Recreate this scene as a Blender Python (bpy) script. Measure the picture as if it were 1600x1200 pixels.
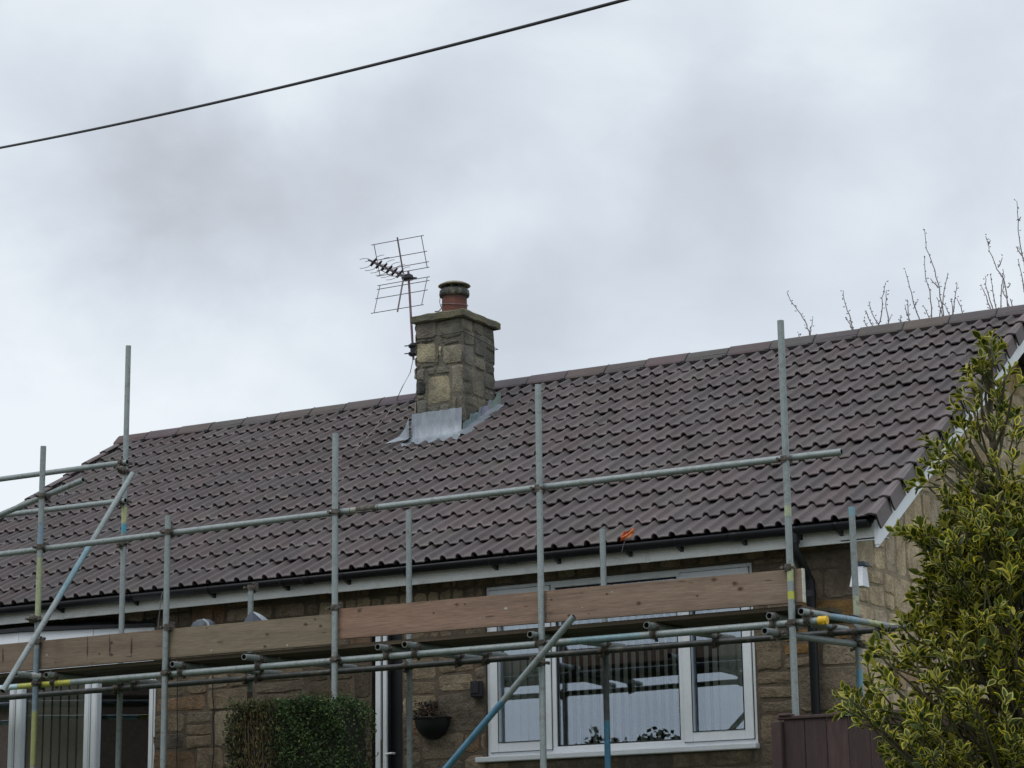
import bpy, math, random
from mathutils import Vector, Matrix
R = math.radians
scene = bpy.context.scene
for o in list(bpy.data.objects): bpy.data.objects.remove(o)
C = scene.collection

# ------------------------------------------------------------------ camera
F, PITCH, YAW, ROLL, CZ = 3590.0, R(12.96), R(30.1), R(-0.81), 1.6
cam_rot = Matrix.Rotation(YAW, 3, 'Z') @ Matrix.Rotation(math.pi/2 + PITCH, 3, 'X') @ Matrix.Rotation(ROLL, 3, 'Z')
cd = bpy.data.cameras.new('camera'); cam = bpy.data.objects.new('camera', cd); C.objects.link(cam)
cam.matrix_world = Matrix.Translation((0, 0, CZ)) @ cam_rot.to_4x4()
cd.sensor_width = 36; cd.lens = 36*F/1600; cd.clip_start = 0.1; cd.clip_end = 5000
scene.camera = cam
def ray(x, y): return cam_rot @ Vector(((x-800)/F, -(y-600)/F, -1.0))
def at(x, y, Y):            # the point of the upright plane at depth Y seen at pixel x, y of the 1600 px photograph
    d = ray(x, y); t = Y/d.y; return Vector((d.x*t, Y, CZ + d.z*t))

# ------------------------------------------------------------------ sun, sky, exposure
SUN_EL, SUN_AZ = R(52), R(200)
sd = bpy.data.lights.new('sun', 'SUN'); sd.energy = 0.7; sd.angle = R(25); sd.color = (1.0, 0.97, 0.93)
so = bpy.data.objects.new('sun', sd); C.objects.link(so); so.location = (0, 0, 60)
sdir = Vector((math.sin(SUN_AZ)*math.cos(SUN_EL), math.cos(SUN_AZ)*math.cos(SUN_EL), math.sin(SUN_EL)))
so.rotation_euler = sdir.to_track_quat('Z', 'Y').to_euler()
scene.view_settings.view_transform = 'Standard'; scene.view_settings.look = 'None'
scene.view_settings.exposure = 0.0; scene.view_settings.gamma = 1.0
try: scene.view_settings.use_curve_mapping = False
except Exception: pass

W = bpy.data.worlds.new("World"); scene.world = W; W.use_nodes = True
nt = W.node_tree; N = nt.nodes; L = nt.links; N.clear()
def nn(t, **k):
    n = N.new(t)
    for a, b in k.items(): setattr(n, a, b)
    return n
tc = nn('ShaderNodeTexCoord')
sky = nn('ShaderNodeTexSky'); sky.sky_type = 'NISHITA'; sky.sun_disc = False
sky.sun_elevation = SUN_EL; sky.sun_rotation = SUN_AZ
bg1 = nn('ShaderNodeBackground'); bg1.inputs[1].default_value = 0.10; L.new(sky.outputs[0], bg1.inputs[0])
nz = nn('ShaderNodeTexNoise'); nz.inputs['Scale'].default_value = 9.0; nz.inputs['Detail'].default_value = 6; nz.inputs['Roughness'].default_value = .55
L.new(tc.outputs['Generated'], nz.inputs['Vector'])
sub = nn('ShaderNodeVectorMath', operation='SUBTRACT'); sub.inputs[1].default_value = (.5, .5, .5); L.new(nz.outputs['Color'], sub.inputs[0])
scl = nn('ShaderNodeVectorMath', operation='SCALE'); scl.inputs['Scale'].default_value = 0.13; L.new(sub.outputs[0], scl.inputs[0])
wrp = nn('ShaderNodeVectorMath', operation='ADD'); L.new(tc.outputs['Generated'], wrp.inputs[0]); L.new(scl.outputs[0], wrp.inputs[1])
acc = None
def madd(a, b):
    m = nn('ShaderNodeMath', operation='ADD'); L.new(a, m.inputs[0]); L.new(b, m.inputs[1]); return m.outputs[0]
# soft cloud masses: pixel they lie behind, angular radius in px, brightness step
for (px, py, r, d) in [(300, 310, 420, -.42), (560, 330, 260, -.22), (1120, 220, 330, -.38), (1450, 230, 300, -.25), (830, 520, 220, -.22), (330, 330, 260, -.16), (950, 90, 260, .12),
                       (60, 650, 430, .60), (480, 560, 330, .18), (420, 120, 200, .14), (100, 40, 420, .22), (620, 20, 260, .12), (620, 60, 200, -.10), (1350, 90, 200, .12), (240, 450, 160, .12), (820, 180, 160, .10), (740, 350, 180, .22), (1500, 400, 380, .22), (1300, 20, 330, .06), (950, 300, 120, .15), (1250, 330, 220, .12),
                       (330, 20, 420, .08), (700, 210, 260, -.10), (880, 480, 330, .06)]:
    v = ray(px, py).normalized()
    ds = nn('ShaderNodeVectorMath', operation='DISTANCE'); L.new(wrp.outputs[0], ds.inputs[0]); ds.inputs[1].default_value = v
    mr = nn('ShaderNodeMapRange', interpolation_type='SMOOTHSTEP')
    mr.inputs[1].default_value = 0; mr.inputs[2].default_value = r/F; mr.inputs[3].default_value = d; mr.inputs[4].default_value = 0
    L.new(ds.outputs['Value'], mr.inputs[0])
    acc = mr.outputs[0] if acc is None else madd(acc, mr.outputs[0])
mp = nn('ShaderNodeMapping'); mp.inputs['Scale'].default_value = (1, 1, 1.7); L.new(tc.outputs['Generated'], mp.inputs[0])
n2 = nn('ShaderNodeTexNoise'); n2.inputs['Scale'].default_value = 7.5; n2.inputs['Detail'].default_value = 8; n2.inputs['Roughness'].default_value = .56
n2.inputs['Distortion'].default_value = .35
L.new(mp.outputs[0], n2.inputs['Vector'])
m2 = nn('ShaderNodeMapRange'); m2.inputs[1].default_value = .25; m2.inputs[2].default_value = .75; m2.inputs[3].default_value = .36; m2.inputs[4].default_value = .84
L.new(n2.outputs['Fac'], m2.inputs[0])
val = madd(acc, m2.outputs[0])
rp = nn('ShaderNodeValToRGB'); L.new(val, rp.inputs[0])
e = rp.color_ramp.elements
e[0].position = 0; e[0].color = (.53, .56, .62, 1); e[1].position = 1; e[1].color = (.88, .935, .985, 1)
k = rp.color_ramp.elements.new(.5); k.color = (.67, .735, .815, 1)
# the overcast dome is brighter overhead
sx = nn('ShaderNodeSeparateXYZ'); L.new(tc.outputs['Generated'], sx.inputs[0])
ev = nn('ShaderNodeMapRange', interpolation_type='SMOOTHSTEP'); ev.inputs[1].default_value = .38; ev.inputs[2].default_value = 1; ev.inputs[3].default_value = 1; ev.inputs[4].default_value = 1.35
L.new(sx.outputs[2], ev.inputs[0])
bg2 = nn('ShaderNodeBackground'); L.new(rp.outputs[0], bg2.inputs[0]); L.new(ev.outputs[0], bg2.inputs[1])
mx = nn('ShaderNodeMixShader'); mx.inputs[0].default_value = .95; L.new(bg1.outputs[0], mx.inputs[1]); L.new(bg2.outputs[0], mx.inputs[2])
ow = nn('ShaderNodeOutputWorld'); L.new(mx.outputs[0], ow.inputs[0])

# ------------------------------------------------------------------ materials
MATS = {}
def mat(name, base=(1, 1, 1), rough=.8, metal=0.0, scale=8, amt=.25, fine=60, bump=.2, dist=.004, spec=.5, tint=None, tscale=2.5, tlo=.5, thi=.65, tamt=.6,
        stretch=(1, 1, 1), fine_amt=.12, transl=0):
    m = bpy.data.materials.new(name); m.use_nodes = True; t = m.node_tree; n, l = t.nodes, t.links
    b = n['Principled BSDF']; b.inputs['Roughness'].default_value = rough; b.inputs['Metallic'].default_value = metal
    b.inputs['Specular IOR Level'].default_value = spec
    tcn = n.new('ShaderNodeTexCoord'); mpn = n.new('ShaderNodeMapping'); mpn.inputs['Scale'].default_value = stretch
    l.new(tcn.outputs['Object'], mpn.inputs[0])
    at_ = n.new('ShaderNodeAttribute'); at_.attribute_name = 'Col'
    def noise(s, d=5, r=.6):
        q = n.new('ShaderNodeTexNoise'); q.inputs['Scale'].default_value = s; q.inputs['Detail'].default_value = d; q.inputs['Roughness'].default_value = r
        l.new(mpn.outputs[0], q.inputs['Vector']); return q.outputs['Fac']
    def mrange(s, a, b_, c, d):
        q = n.new('ShaderNodeMapRange'); q.inputs[1].default_value = a; q.inputs[2].default_value = b_; q.inputs[3].default_value = c; q.inputs[4].default_value = d
        l.new(s, q.inputs[0]); return q.outputs[0]
    def mix(kind, fac, a, c):
        q = n.new('ShaderNodeMix'); q.data_type = 'RGBA'; q.blend_type = kind
        if isinstance(fac, float): q.inputs[0].default_value = fac
        else: l.new(fac, q.inputs[0])
        for i, v in ((6, a), (7, c)):
            if isinstance(v, tuple): q.inputs[i].default_value = (*v, 1)
            else: l.new(v, q.inputs[i])
        return q.outputs[2]
    f1 = mrange(noise(scale), .3, .7, 1-amt, 1+amt)
    nf = noise(fine, 3, .7); f2 = mrange(nf, .3, .7, 1-fine_amt, 1+fine_amt)
    mm = n.new('ShaderNodeMath'); mm.operation = 'MULTIPLY'; l.new(f1, mm.inputs[0]); l.new(f2, mm.inputs[1])
    col = mix('MULTIPLY', 1.0, at_.outputs['Color'], tuple(base))
    if tint:
        tf = mrange(noise(tscale, 6, .62), tlo, thi, 0, tamt); col = mix('MIX', tf, col, tuple(tint))
    vm = n.new('ShaderNodeVectorMath'); vm.operation = 'SCALE'; l.new(col, vm.inputs[0]); l.new(mm.outputs[0], vm.inputs['Scale'])
    l.new(vm.outputs[0], b.inputs['Base Color'])
    if bump:
        bp = n.new('ShaderNodeBump'); bp.inputs['Strength'].default_value = bump; bp.inputs['Distance'].default_value = dist
        ad = n.new('ShaderNodeMath'); ad.operation = 'ADD'; l.new(nf, ad.inputs[0]); l.new(noise(fine*.25, 4, .6), ad.inputs[1])
        l.new(ad.outputs[0], bp.inputs['Height']); l.new(bp.outputs[0], b.inputs['Normal'])
    if transl:
        out = n['Material Output']; tr = n.new('ShaderNodeBsdfTranslucent'); l.new(vm.outputs[0], tr.inputs[0])
        ms = n.new('ShaderNodeMixShader'); ms.inputs[0].default_value = transl; l.new(b.outputs[0], ms.inputs[1]); l.new(tr.outputs[0], ms.inputs[2]); l.new(ms.outputs[0], out.inputs[0])
    return m
M_tile = mat('concrete roof tile', rough=.9, spec=.3, scale=3, amt=.12, fine=90, bump=.35, dist=.003, fine_amt=.16, tint=(.24, .23, .20), tscale=16, tlo=.66, thi=.74, tamt=.55)
M_stone = mat('weathered sandstone', rough=.92, scale=7, amt=.28, fine=45, bump=.9, dist=.014, fine_amt=.24, spec=.2, tint=(.10, .078, .055), tscale=5.5, tlo=.52, thi=.68, tamt=.5)
M_chim = mat('sooty chimney stone', rough=.95, scale=9, amt=.35, fine=50, bump=.9, dist=.015, fine_amt=.25, spec=.2, tint=(.10, .098, .082), tscale=4.5, tlo=.44, thi=.62, tamt=.75)
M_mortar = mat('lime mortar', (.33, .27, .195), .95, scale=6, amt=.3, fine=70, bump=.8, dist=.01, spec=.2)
M_mortar_d = mat('dark mortar', (.125, .10, .074), .95, scale=6, amt=.3, fine=70, bump=.8, dist=.01, spec=.2)  # front wall mortar, darkened with its stones for the same shade
M_white = mat('white upvc', (.80, .83, .86), .4, scale=3, amt=.05, fine=40, bump=.03, fine_amt=.03)
M_fascia = mat('weathered white board', (.84, .85, .82), .5, scale=3, amt=.08, fine=60, bump=.08, fine_amt=.10, tint=(.10, .10, .09), tscale=5, tlo=.54, thi=.80, tamt=.45, stretch=(.8, 1, 2))
M_black = mat('black plastic', (.007, .008, .011), .5, scale=5, amt=.2, fine=50, bump=.1)
M_tube = mat('galvanised tube', rough=.52, metal=.35, scale=14, amt=.22, fine=120, bump=.25, dist=.002, fine_amt=.2, tint=(.15, .135, .11), tscale=14, tlo=.54, thi=.66, tamt=.7)
M_clamp = mat('rusty steel coupler', (.10, .085, .07), .7, metal=.4, scale=30, amt=.4, fine=150, bump=.4, tint=(.22, .20, .17), tscale=25, tlo=.5, thi=.6, tamt=.6)
M_hole = mat('tube inside', (.02, .018, .016), .9, bump=0)
M_wood = mat('scaffold board timber', rough=.85, scale=4, amt=.12, fine=34, bump=.4, dist=.002, fine_amt=.22, stretch=(.22, 4, 4), spec=.25, tint=(.10, .075, .055), tscale=4, tlo=.52, thi=.72, tamt=.6)
M_lead = mat('lead sheet', rough=.5, metal=.25, scale=9, amt=.18, fine=60, bump=.4, dist=.004, tint=(.50, .52, .54), tscale=6, tlo=.5, thi=.75, tamt=.4, stretch=(2, 1, .8))
M_terra = mat('terracotta', (.16, .058, .042), .85, scale=8, amt=.25, fine=60, bump=.3, tint=(.06, .05, .045), tscale=7, tlo=.5, thi=.62, tamt=.7)
M_cowl = mat('grey cowl', (.16, .16, .15), .75, scale=14, amt=.3, fine=70, bump=.3, tint=(.42, .36, .22), tscale=10, tlo=.5, thi=.6, tamt=.4)
M_alum = mat('aerial rod', (.22, .18, .20), .5, metal=.4, scale=30, amt=.2, bump=0)
M_cable = mat('black cable', (.018, .014, .018), .5, bump=0)
M_coax = mat('grey cable', (.26, .22, .22), .6, bump=0)
M_blind = mat('blind fabric', (.80, .76, .66), .9, scale=5, amt=.1, fine=60, bump=.1)
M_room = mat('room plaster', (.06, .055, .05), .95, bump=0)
M_holly = mat('holly leaf', rough=.42, scale=20, amt=.12, fine=80, bump=.1, spec=.28, transl=.18)
M_hedge = mat('hedge leaf', rough=.7, scale=20, amt=.15, fine=80, bump=0, spec=.3, transl=.1)
M_bark = mat('bark', (.12, .10, .075), .9, scale=20, amt=.3, fine=80, bump=.5)
M_twig = mat('bare twig', (.24, .20, .205), .9, scale=20, amt=.2, bump=0)
M_fence = mat('stained fence timber', (.055, .032, .030), .8, scale=6, amt=.25, fine=25, bump=.4, stretch=(4, 4, .4), fine_amt=.2)
M_grass = mat('grass', (.06, .085, .03), .95, scale=3, amt=.3, fine=30, bump=.6, dist=.03)
M_rag = mat('orange plastic', (.75, .20, .06), .5, scale=30, amt=.3, fine=90, bump=.3)
M_tarp = mat('blue grey sheet', (.055, .065, .085), .5, scale=12, amt=.2, fine=60, bump=.2)
M_pale = mat('pale sheet', (.36, .40, .43), .5, scale=12, amt=.1, bump=.1)
M_yellow = mat('yellow cap plastic', (.80, .48, .02), .5, scale=20, amt=.1, bump=.05)
M_box = mat('lamp housing white', (.75, .77, .80), .45, amt=.04, bump=0)
M_door = mat('varnished door', (.09, .035, .02), .5, scale=4, amt=.2, fine=30, bump=.1, stretch=(4, 4, .4))
M_soil = mat('dry plant', (.05, .038, .028), .95, scale=20, amt=.4, fine=80, bump=.5)
def glass_mat():
    m = bpy.data.materials.new('window glass'); m.use_nodes = True; t = m.node_tree; n, l = t.nodes, t.links; n.clear()
    g = n.new('ShaderNodeBsdfGlossy'); g.inputs['Roughness'].default_value = 0.0; g.inputs[0].default_value = (.80, .88, 1, 1)
    tr = n.new('ShaderNodeBsdfTransparent'); tr.inputs[0].default_value = (.9, .93, .92, 1)
    fr = n.new('ShaderNodeFresnel'); fr.inputs[0].default_value = 1.5
    ad = n.new('ShaderNodeMath'); ad.operation = 'ADD'; ad.inputs[1].default_value = .15; l.new(fr.outputs[0], ad.inputs[0])
    mxx = n.new('ShaderNodeMixShader'); l.new(ad.outputs[0], mxx.inputs[0]); l.new(tr.outputs[0], mxx.inputs[1]); l.new(g.outputs[0], mxx.inputs[2])
    tcn = n.new('ShaderNodeTexCoord'); no = n.new('ShaderNodeTexNoise'); no.inputs['Scale'].default_value = 2.2; no.inputs['Detail'].default_value = 1
    l.new(tcn.outputs['Object'], no.inputs['Vector'])
    bp = n.new('ShaderNodeBump'); bp.inputs['Strength'].default_value = .05; bp.inputs['Distance'].default_value = .01; l.new(no.outputs['Fac'], bp.inputs['Height']); l.new(bp.outputs[0], g.inputs['Normal'])
    o = n.new('ShaderNodeOutputMaterial'); l.new(mxx.outputs[0], o.inputs[0]); return m
M_glass = glass_mat()

# ------------------------------------------------------------------ mesh helpers
class MB:
    def __init__(s): s.v = []; s.f = []; s.c = []; s.sm = []; s.mi = []
    def add(s, pts, faces, col=(1, 1, 1), smooth=False, mi=0):
        b = len(s.v); s.v += [tuple(p) for p in pts]
        if isinstance(col, list): s.c += col
        else: s.c += [col]*len(pts)
        for f in faces: s.f.append(tuple(i+b for i in f)); s.sm.append(smooth); s.mi.append(mi)
    def box(s, a, b, col=(1, 1, 1), M=None, mi=0):
        p = [Vector((x, y, z)) for x in (a[0], b[0]) for y in (a[1], b[1]) for z in (a[2], b[2])]
        if M: p = [M @ q for q in p]
        s.add(p, [(0, 1, 3, 2), (4, 6, 7, 5), (0, 4, 5, 1), (2, 3, 7, 6), (0, 2, 6, 4), (1, 5, 7, 3)], col, mi=mi)
    def rbox(s, a, b, bev=.004, col=(1, 1, 1), M=None):   # box with chamfered edges
        x0, y0, z0 = a; x1, y1, z1 = b; P = []; e_ = bev
        def ring(x, iy, iz): return [(x, y0+iy, z0+iz), (x, y1-iy, z0+iz), (x, y1-iy, z1-iz), (x, y0+iy, z1-iz)]
        def oct_(x, k): return [(x, y0+e_+k, z0+k), (x, y1-e_-k, z0+k), (x, y1-k, z0+e_+k), (x, y1-k, z1-e_-k), (x, y1-e_-k, z1-k), (x, y0+e_+k, z1-k), (x, y0+k, z1-e_-k), (x, y0+k, z0+e_+k)]
        rings = [oct_(x0, e_), oct_(x0+e_, 0), oct_(x1-e_, 0), oct_(x1, e_)]
        for r in rings: P += r
        P = [Vector(q) for q in P]
        if M: P = [M @ q for q in P]
        fs = [tuple(range(7, -1, -1)), tuple(range(24, 32))]
        for k in range(3):
            for i in range(8): fs.append((k*8+i, k*8+(i+1) % 8, (k+1)*8+(i+1) % 8, (k+1)*8+i))
        s.add(P, fs, col)
    def tube(s, pts, r, n=12, col=(1, 1, 1), caps=True, cols=None, hollow=False):
        pts = [Vector(p) for p in pts]
        rr = r if isinstance(r, (list, tuple)) else [r]*len(pts)
        P = []; cc = []; ref = None
        for i, p in enumerate(pts):
            d = (pts[min(i+1, len(pts)-1)]-pts[max(i-1, 0)]).normalized()
            if ref is None:
                ref = Vector((0, 0, 1)) if abs(d.z) < .9 else Vector((1, 0, 0))
            u = d.cross(ref).normalized(); w = u.cross(d).normalized(); ref = w
            for k in range(n):
                a = 2*math.pi*k/n; P.append(p+(u*math.cos(a)+w*math.sin(a))*rr[i])
            cc += [cols[i] if cols else col]*n
        fs = []
        for i in range(len(pts)-1):
            for k in range(n): fs.append((i*n+k, i*n+(k+1) % n, (i+1)*n+(k+1) % n, (i+1)*n+k))
        s.add(P, fs, cc, True)
        if hollow:
            for i, dr in ((0, 1), (len(pts)-1, -1)):
                d = (pts[1]-pts[0]).normalized() if i == 0 else (pts[-1]-pts[-2]).normalized()
                base = P[i*n:(i+1)*n]; c = pts[i]
                inn = [c+(q-c)*.80 for q in base]; dp = [q+d*dr*.05 for q in inn]
                c0 = cols[i] if cols else col
                f1 = [(k, (k+1) % n, n+(k+1) % n, n+k) for k in range(n)]
                s.add(base+inn, [f if dr == -1 else f[::-1] for f in f1], tuple(x*.8 for x in c0))
                s.add(inn+dp, [f if dr == -1 else f[::-1] for f in f1]+[], (.06, .055, .05))
                s.add(dp, [tuple(range(n))], (.02, .02, .02))
        elif caps:
            s.add(P[:n], [tuple(range(n-1, -1, -1))], cc[0]); s.add(P[-n:], [tuple(range(n))], cc[-1])
    def lathe(s, c, prof, n=20, col=(1, 1, 1)):
        P = []
        for r, z in prof:
            for k in range(n):
                a = 2*math.pi*k/n; P.append((c[0]+r*math.cos(a), c[1]+r*math.sin(a), c[2]+z))
        fs = [(i*n+k, i*n+(k+1) % n, (i+1)*n+(k+1) % n, (i+1)*n+k) for i in range(len(prof)-1) for k in range(n)]
        s.add(P, fs, col, True)
    def build(s, name, mats, parent=None, autosm=None):
        me = bpy.data.meshes.new(name); me.from_pydata(s.v, [], s.f); 
        a = me.color_attributes.new('Col', 'FLOAT_COLOR', 'POINT')
        fl = []
        for c in s.c: fl += [c[0], c[1], c[2], 1.0]
        a.data.foreach_set('color', fl)
        me.polygons.foreach_set('use_smooth', s.sm)
        if not isinstance(mats, (list, tuple)): mats = [mats]
        for m in mats: me.materials.append(m)
        if len(mats) > 1: me.polygons.foreach_set('material_index', s.mi)
        me.update(); o = bpy.data.objects.new(name, me); C.objects.link(o)
        if parent: 
            o.parent = parent; o.matrix_parent_inverse = parent.matrix_world.inverted() if False else Matrix.Translation(-parent.location)
        return o
def thing(name, label, cat, loc=(0, 0, 0), group=None):
    o = bpy.data.objects.new(name, None); C.objects.link(o); o.location = loc; o.empty_display_size = .2
    o['label'] = label; o['category'] = cat
    if group: o['group'] = group
    return o
def tag(o, label, cat, group=None):
    o['label'] = label; o['category'] = cat
    if group: o['group'] = group
    return o
rnd = random.Random(7)
def rgb(r, g, b, j=0, rr=rnd):
    k = 1+rr.uniform(-j, j); return (r*k, g*k, b*k)

# ------------------------------------------------------------------ ground
GZ = 1.55
def ground_z(x, y):
    t = min(1, max(0, (y-3)/8.0)); t = t*t*(3-2*t); return GZ*t
mb = MB()
xs = [-1500, -400, -120, -60, -40]+[-30+i*1.0 for i in range(51)]+[30, 60, 120, 400, 1500]
ys = [-1500, -400, -120, -50, -25, -10]+[-5+i*1.0 for i in range(41)]+[50, 80, 160, 400, 1500]
g = [(x, y, ground_z(x, y)+(rnd.uniform(-.02, .02) if abs(x) < 35 and -10 < y < 40 else 0)) for y in ys for x in xs]
nx = len(xs)
mb.add(g, [(j*nx+i, j*nx+i+1, (j+1)*nx+i+1, (j+1)*nx+i) for j in range(len(ys)-1) for i in range(nx-1)], smooth=True)
o = mb.build('ground', M_grass); o['kind'] = 'structure'

# ------------------------------------------------------------------ the house
PT = R(30.5); TS, TC, TT = math.sin(PT), math.cos(PT), math.tan(PT)
EY, EZ = 15.90, 4.41            # tile edge at the eaves
RY = 20.15; RZ = EZ+(RY-EY)*TT
XL, XR = -16.88, -6.12          # verges
WX0, WX1 = -16.6, -6.41         # gable walls
WY0, WY1 = 16.20, 24.10
house = thing('stone_bungalow', 'single storey sandstone bungalow with a brown tiled roof and white window frames, behind the scaffold', 'house', (-11.4, 16.2, GZ))

def clip_poly(poly, a, b, c):   # keep a*u+b*v<=c
    out = []
    for i in range(len(poly)):
        p, q = poly[i], poly[(i+1) % len(poly)]
        dp, dq = a*p[0]+b*p[1]-c, a*q[0]+b*q[1]-c
        if dp <= 0: out.append(p)
        if dp*dq < 0:
            t = dp/(dp-dq); out.append((p[0]+(q[0]-p[0])*t, p[1]+(q[1]-p[1])*t))
    return out
def sub_rect(r, h):
    u0, v0, u1, v1 = r; a0, b0, a1, b1 = h
    if u1 <= a0 or u0 >= a1 or v1 <= b0 or v0 >= b1: return [r]
    o_ = []
    if u0 < a0: o_.append((u0, v0, a0, v1))
    if u1 > a1: o_.append((a1, v0, u1, v1))
    m0, m1 = max(u0, a0), min(u1, a1)
    if v0 < b0: o_.append((m0, v0, m1, b0))
    if v1 > b1: o_.append((m0, b1, m1, v1))
    return [q for q in o_ if q[2]-q[0] > .035 and q[3]-q[1] > .03]
def stones(mb, P, u0, u1, v0, v1, holes, clips, pal, seed, hr=(.30, .44), wr=(.22, .60), dep=(.004, .022), gap=.010, fixed=()):
    r = random.Random(seed); rects = []
    v = v0
    while v < v1-.02:
        H = min(r.uniform(*hr), v1-v)
        if v1-v-H < .09: H = v1-v
        u = u0-r.uniform(0, .2)
        while u < u1:
            w = r.uniform(*wr); x = r.random()
            if H < .2 or x < .30: rects.append((u, v, u+w, v+H))
            elif x < .85:
                s_ = H*r.uniform(.38, .62); rects.append((u, v, u+w, v+s_))
                if w > .42: k_ = w*r.uniform(.35, .65); rects += [(u, v+s_, u+k_, v+H), (u+k_, v+s_, u+w, v+H)]
                else: rects.append((u, v+s_, u+w, v+H))
            else:
                a = H*.33; rects += [(u, v, u+w, v+a), (u, v+a, u+w, v+2*a), (u, v+2*a, u+w, v+H)]
            u += w
        v += H
    for fx in fixed:
        nr = []
        for q in rects: nr += sub_rect(q, fx[:4])
        rects = nr
    rects = [q for q in rects] + [f[:4] for f in fixed]
    for h in holes:
        nr = []
        for q in rects: nr += sub_rect(q, h)
        rects = nr
    for (a, b, c, d) in rects:
        a, c = max(a, u0), min(c, u1)
        if c-a < .03: continue
        gp = gap*r.uniform(.4, 1.5); a += gp/2; b += gp/2; c -= gp/2; d -= gp/2
        k_ = min(.045, (c-a)*.25, (d-b)*.25); j = lambda s=.010: r.uniform(-s, s)
        poly = [(a+k_*r.uniform(.2, 1), b+j()), ((a+c)/2+j(.03), b+j(.007)), (c-k_*r.uniform(.2, 1), b+j()), (c+j(), b+k_*r.uniform(.2, 1)), (c+j(), (b+d)/2), (c+j(), d-k_*r.uniform(.2, 1)),
                (c-k_*r.uniform(.2, 1), d+j()), ((a+c)/2+j(.03), d+j(.007)), (a+k_*r.uniform(.2, 1), d+j()), (a+j(), d-k_*r.uniform(.2, 1)), (a+j(), (b+d)/2), (a+j(), b+k_*r.uniform(.2, 1))]
        for cl in clips:
            poly = clip_poly(poly, *cl)
            if len(poly) < 3: break
        if len(poly) < 3: continue
        n = len(poly); cu = sum(p[0] for p in poly)/n; cv = sum(p[1] for p in poly)/n
        D = r.uniform(*dep); tu, tv = r.uniform(-.02, .02), r.uniform(-.02, .02)
        sz = max(.02, min(c-a, d-b)); f = 1-min(.45, .020/sz)
        col = pal(r, cu, cv); edge = tuple(x*.93 for x in col)
        pts = [P(u, v_, -.004) for u, v_ in poly]+[P(cu+(u-cu)*f, cv+(v_-cv)*f, D+tu*(u-cu)+tv*(v_-cv)) for u, v_ in poly]+[P(cu+(u-cu)*.5+j(.01), cv+(v_-cv)*.5+j(.01), D+r.uniform(.0, .006)) for u, v_ in poly]+[P(cu, cv, D+r.uniform(0, .008))]
        cols = [edge]*n+[col]*(2*n+1)
        fs = [(i, (i+1) % n, n+(i+1) % n, n+i) for i in range(n)]+[(n+i, n+(i+1) % n, 2*n+(i+1) % n, 2*n+i) for i in range(n)]+[(2*n+i, 2*n+(i+1) % n, 3*n) for i in range(n)]
        mb.add(pts, fs, cols, False)
def pal_front(r, u, v):  # brown stone darkened further: shade of eaves and scaffold put into the colour
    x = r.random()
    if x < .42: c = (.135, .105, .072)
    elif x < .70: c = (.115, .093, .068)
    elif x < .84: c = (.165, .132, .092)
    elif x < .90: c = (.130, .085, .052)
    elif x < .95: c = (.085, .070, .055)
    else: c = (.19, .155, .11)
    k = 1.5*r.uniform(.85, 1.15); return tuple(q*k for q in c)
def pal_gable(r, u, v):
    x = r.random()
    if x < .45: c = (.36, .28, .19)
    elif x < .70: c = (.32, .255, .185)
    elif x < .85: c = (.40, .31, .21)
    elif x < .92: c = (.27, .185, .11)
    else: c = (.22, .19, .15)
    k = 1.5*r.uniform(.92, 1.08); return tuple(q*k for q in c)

# windows and doors as openings (u = x, v = z)
WIN = (-9.68, 2.80, -7.27, 4.225)
DOOR = (-10.78, 1.60, -10.50, 3.95)
DOORW = (-10.80, 1.60, -10.49, 3.95)
BOW = (-16.45, 2.45, -13.14, 4.16)
holes = [WIN, DOORW, BOW]
WTOP = 4.36
def wall_cells(mb, us, vs, holes, P, col=(1, 1, 1)):
    for i in range(len(us)-1):
        for j in range(len(vs)-1):
            cu, cv = (us[i]+us[i+1])/2, (vs[j]+vs[j+1])/2
            if any(h[0] < cu < h[2] and h[1] < cv < h[3] for h in holes): continue
            mb.add([P(us[i], vs[j], 0), P(us[i+1], vs[j], 0), P(us[i+1], vs[j+1], 0), P(us[i], vs[j+1], 0)], [(0, 1, 2, 3)], col)
mb = MB()
Pf = lambda u, v, w: Vector((u, WY0-w, v))
us = sorted({WX0, WX1, *[h[0] for h in holes], *[h[2] for h in holes]}); vs = sorted({GZ-.3, WTOP, *[h[1] for h in holes], *[h[3] for h in holes]})
for h in holes:         # reveals
    a, b, c, d = h; Z = lambda u, v, q: Vector((u, WY0+q, v))
    for (p, q) in (((a, b), (a, d)), ((a, d), (c, d)), ((c, d), (c, b)), ((c, b), (a, b))):
        mb.add([Z(*p, 0), Z(*q, 0), Z(*q, .28), Z(*p, .28)], [(0, 1, 2, 3)], (.9, .9, .9))
wall_cells(mb, us, vs, holes, Pf)
mort = mb
st = MB()
lint = []
x = -11.35
while x < -9.95:        # soldier head course above the doorway
    w = rnd.uniform(.10, .17); lint.append((x, 3.96, x+w, 4.24)); x += w
x = -9.95
while x < -7.1:
    w = rnd.uniform(.13, .22); lint.append((x, 4.235, x+w, 4.36)); x += w
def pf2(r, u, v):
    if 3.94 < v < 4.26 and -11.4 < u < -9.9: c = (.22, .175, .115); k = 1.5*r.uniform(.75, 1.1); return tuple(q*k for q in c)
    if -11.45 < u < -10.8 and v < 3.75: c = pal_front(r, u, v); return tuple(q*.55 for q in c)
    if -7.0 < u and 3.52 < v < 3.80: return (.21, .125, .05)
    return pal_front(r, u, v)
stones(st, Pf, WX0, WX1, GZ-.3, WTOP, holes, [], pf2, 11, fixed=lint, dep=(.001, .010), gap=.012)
fw = MB(); fw.add(mort.v, mort.f, mort.c, False, 0); 
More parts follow.
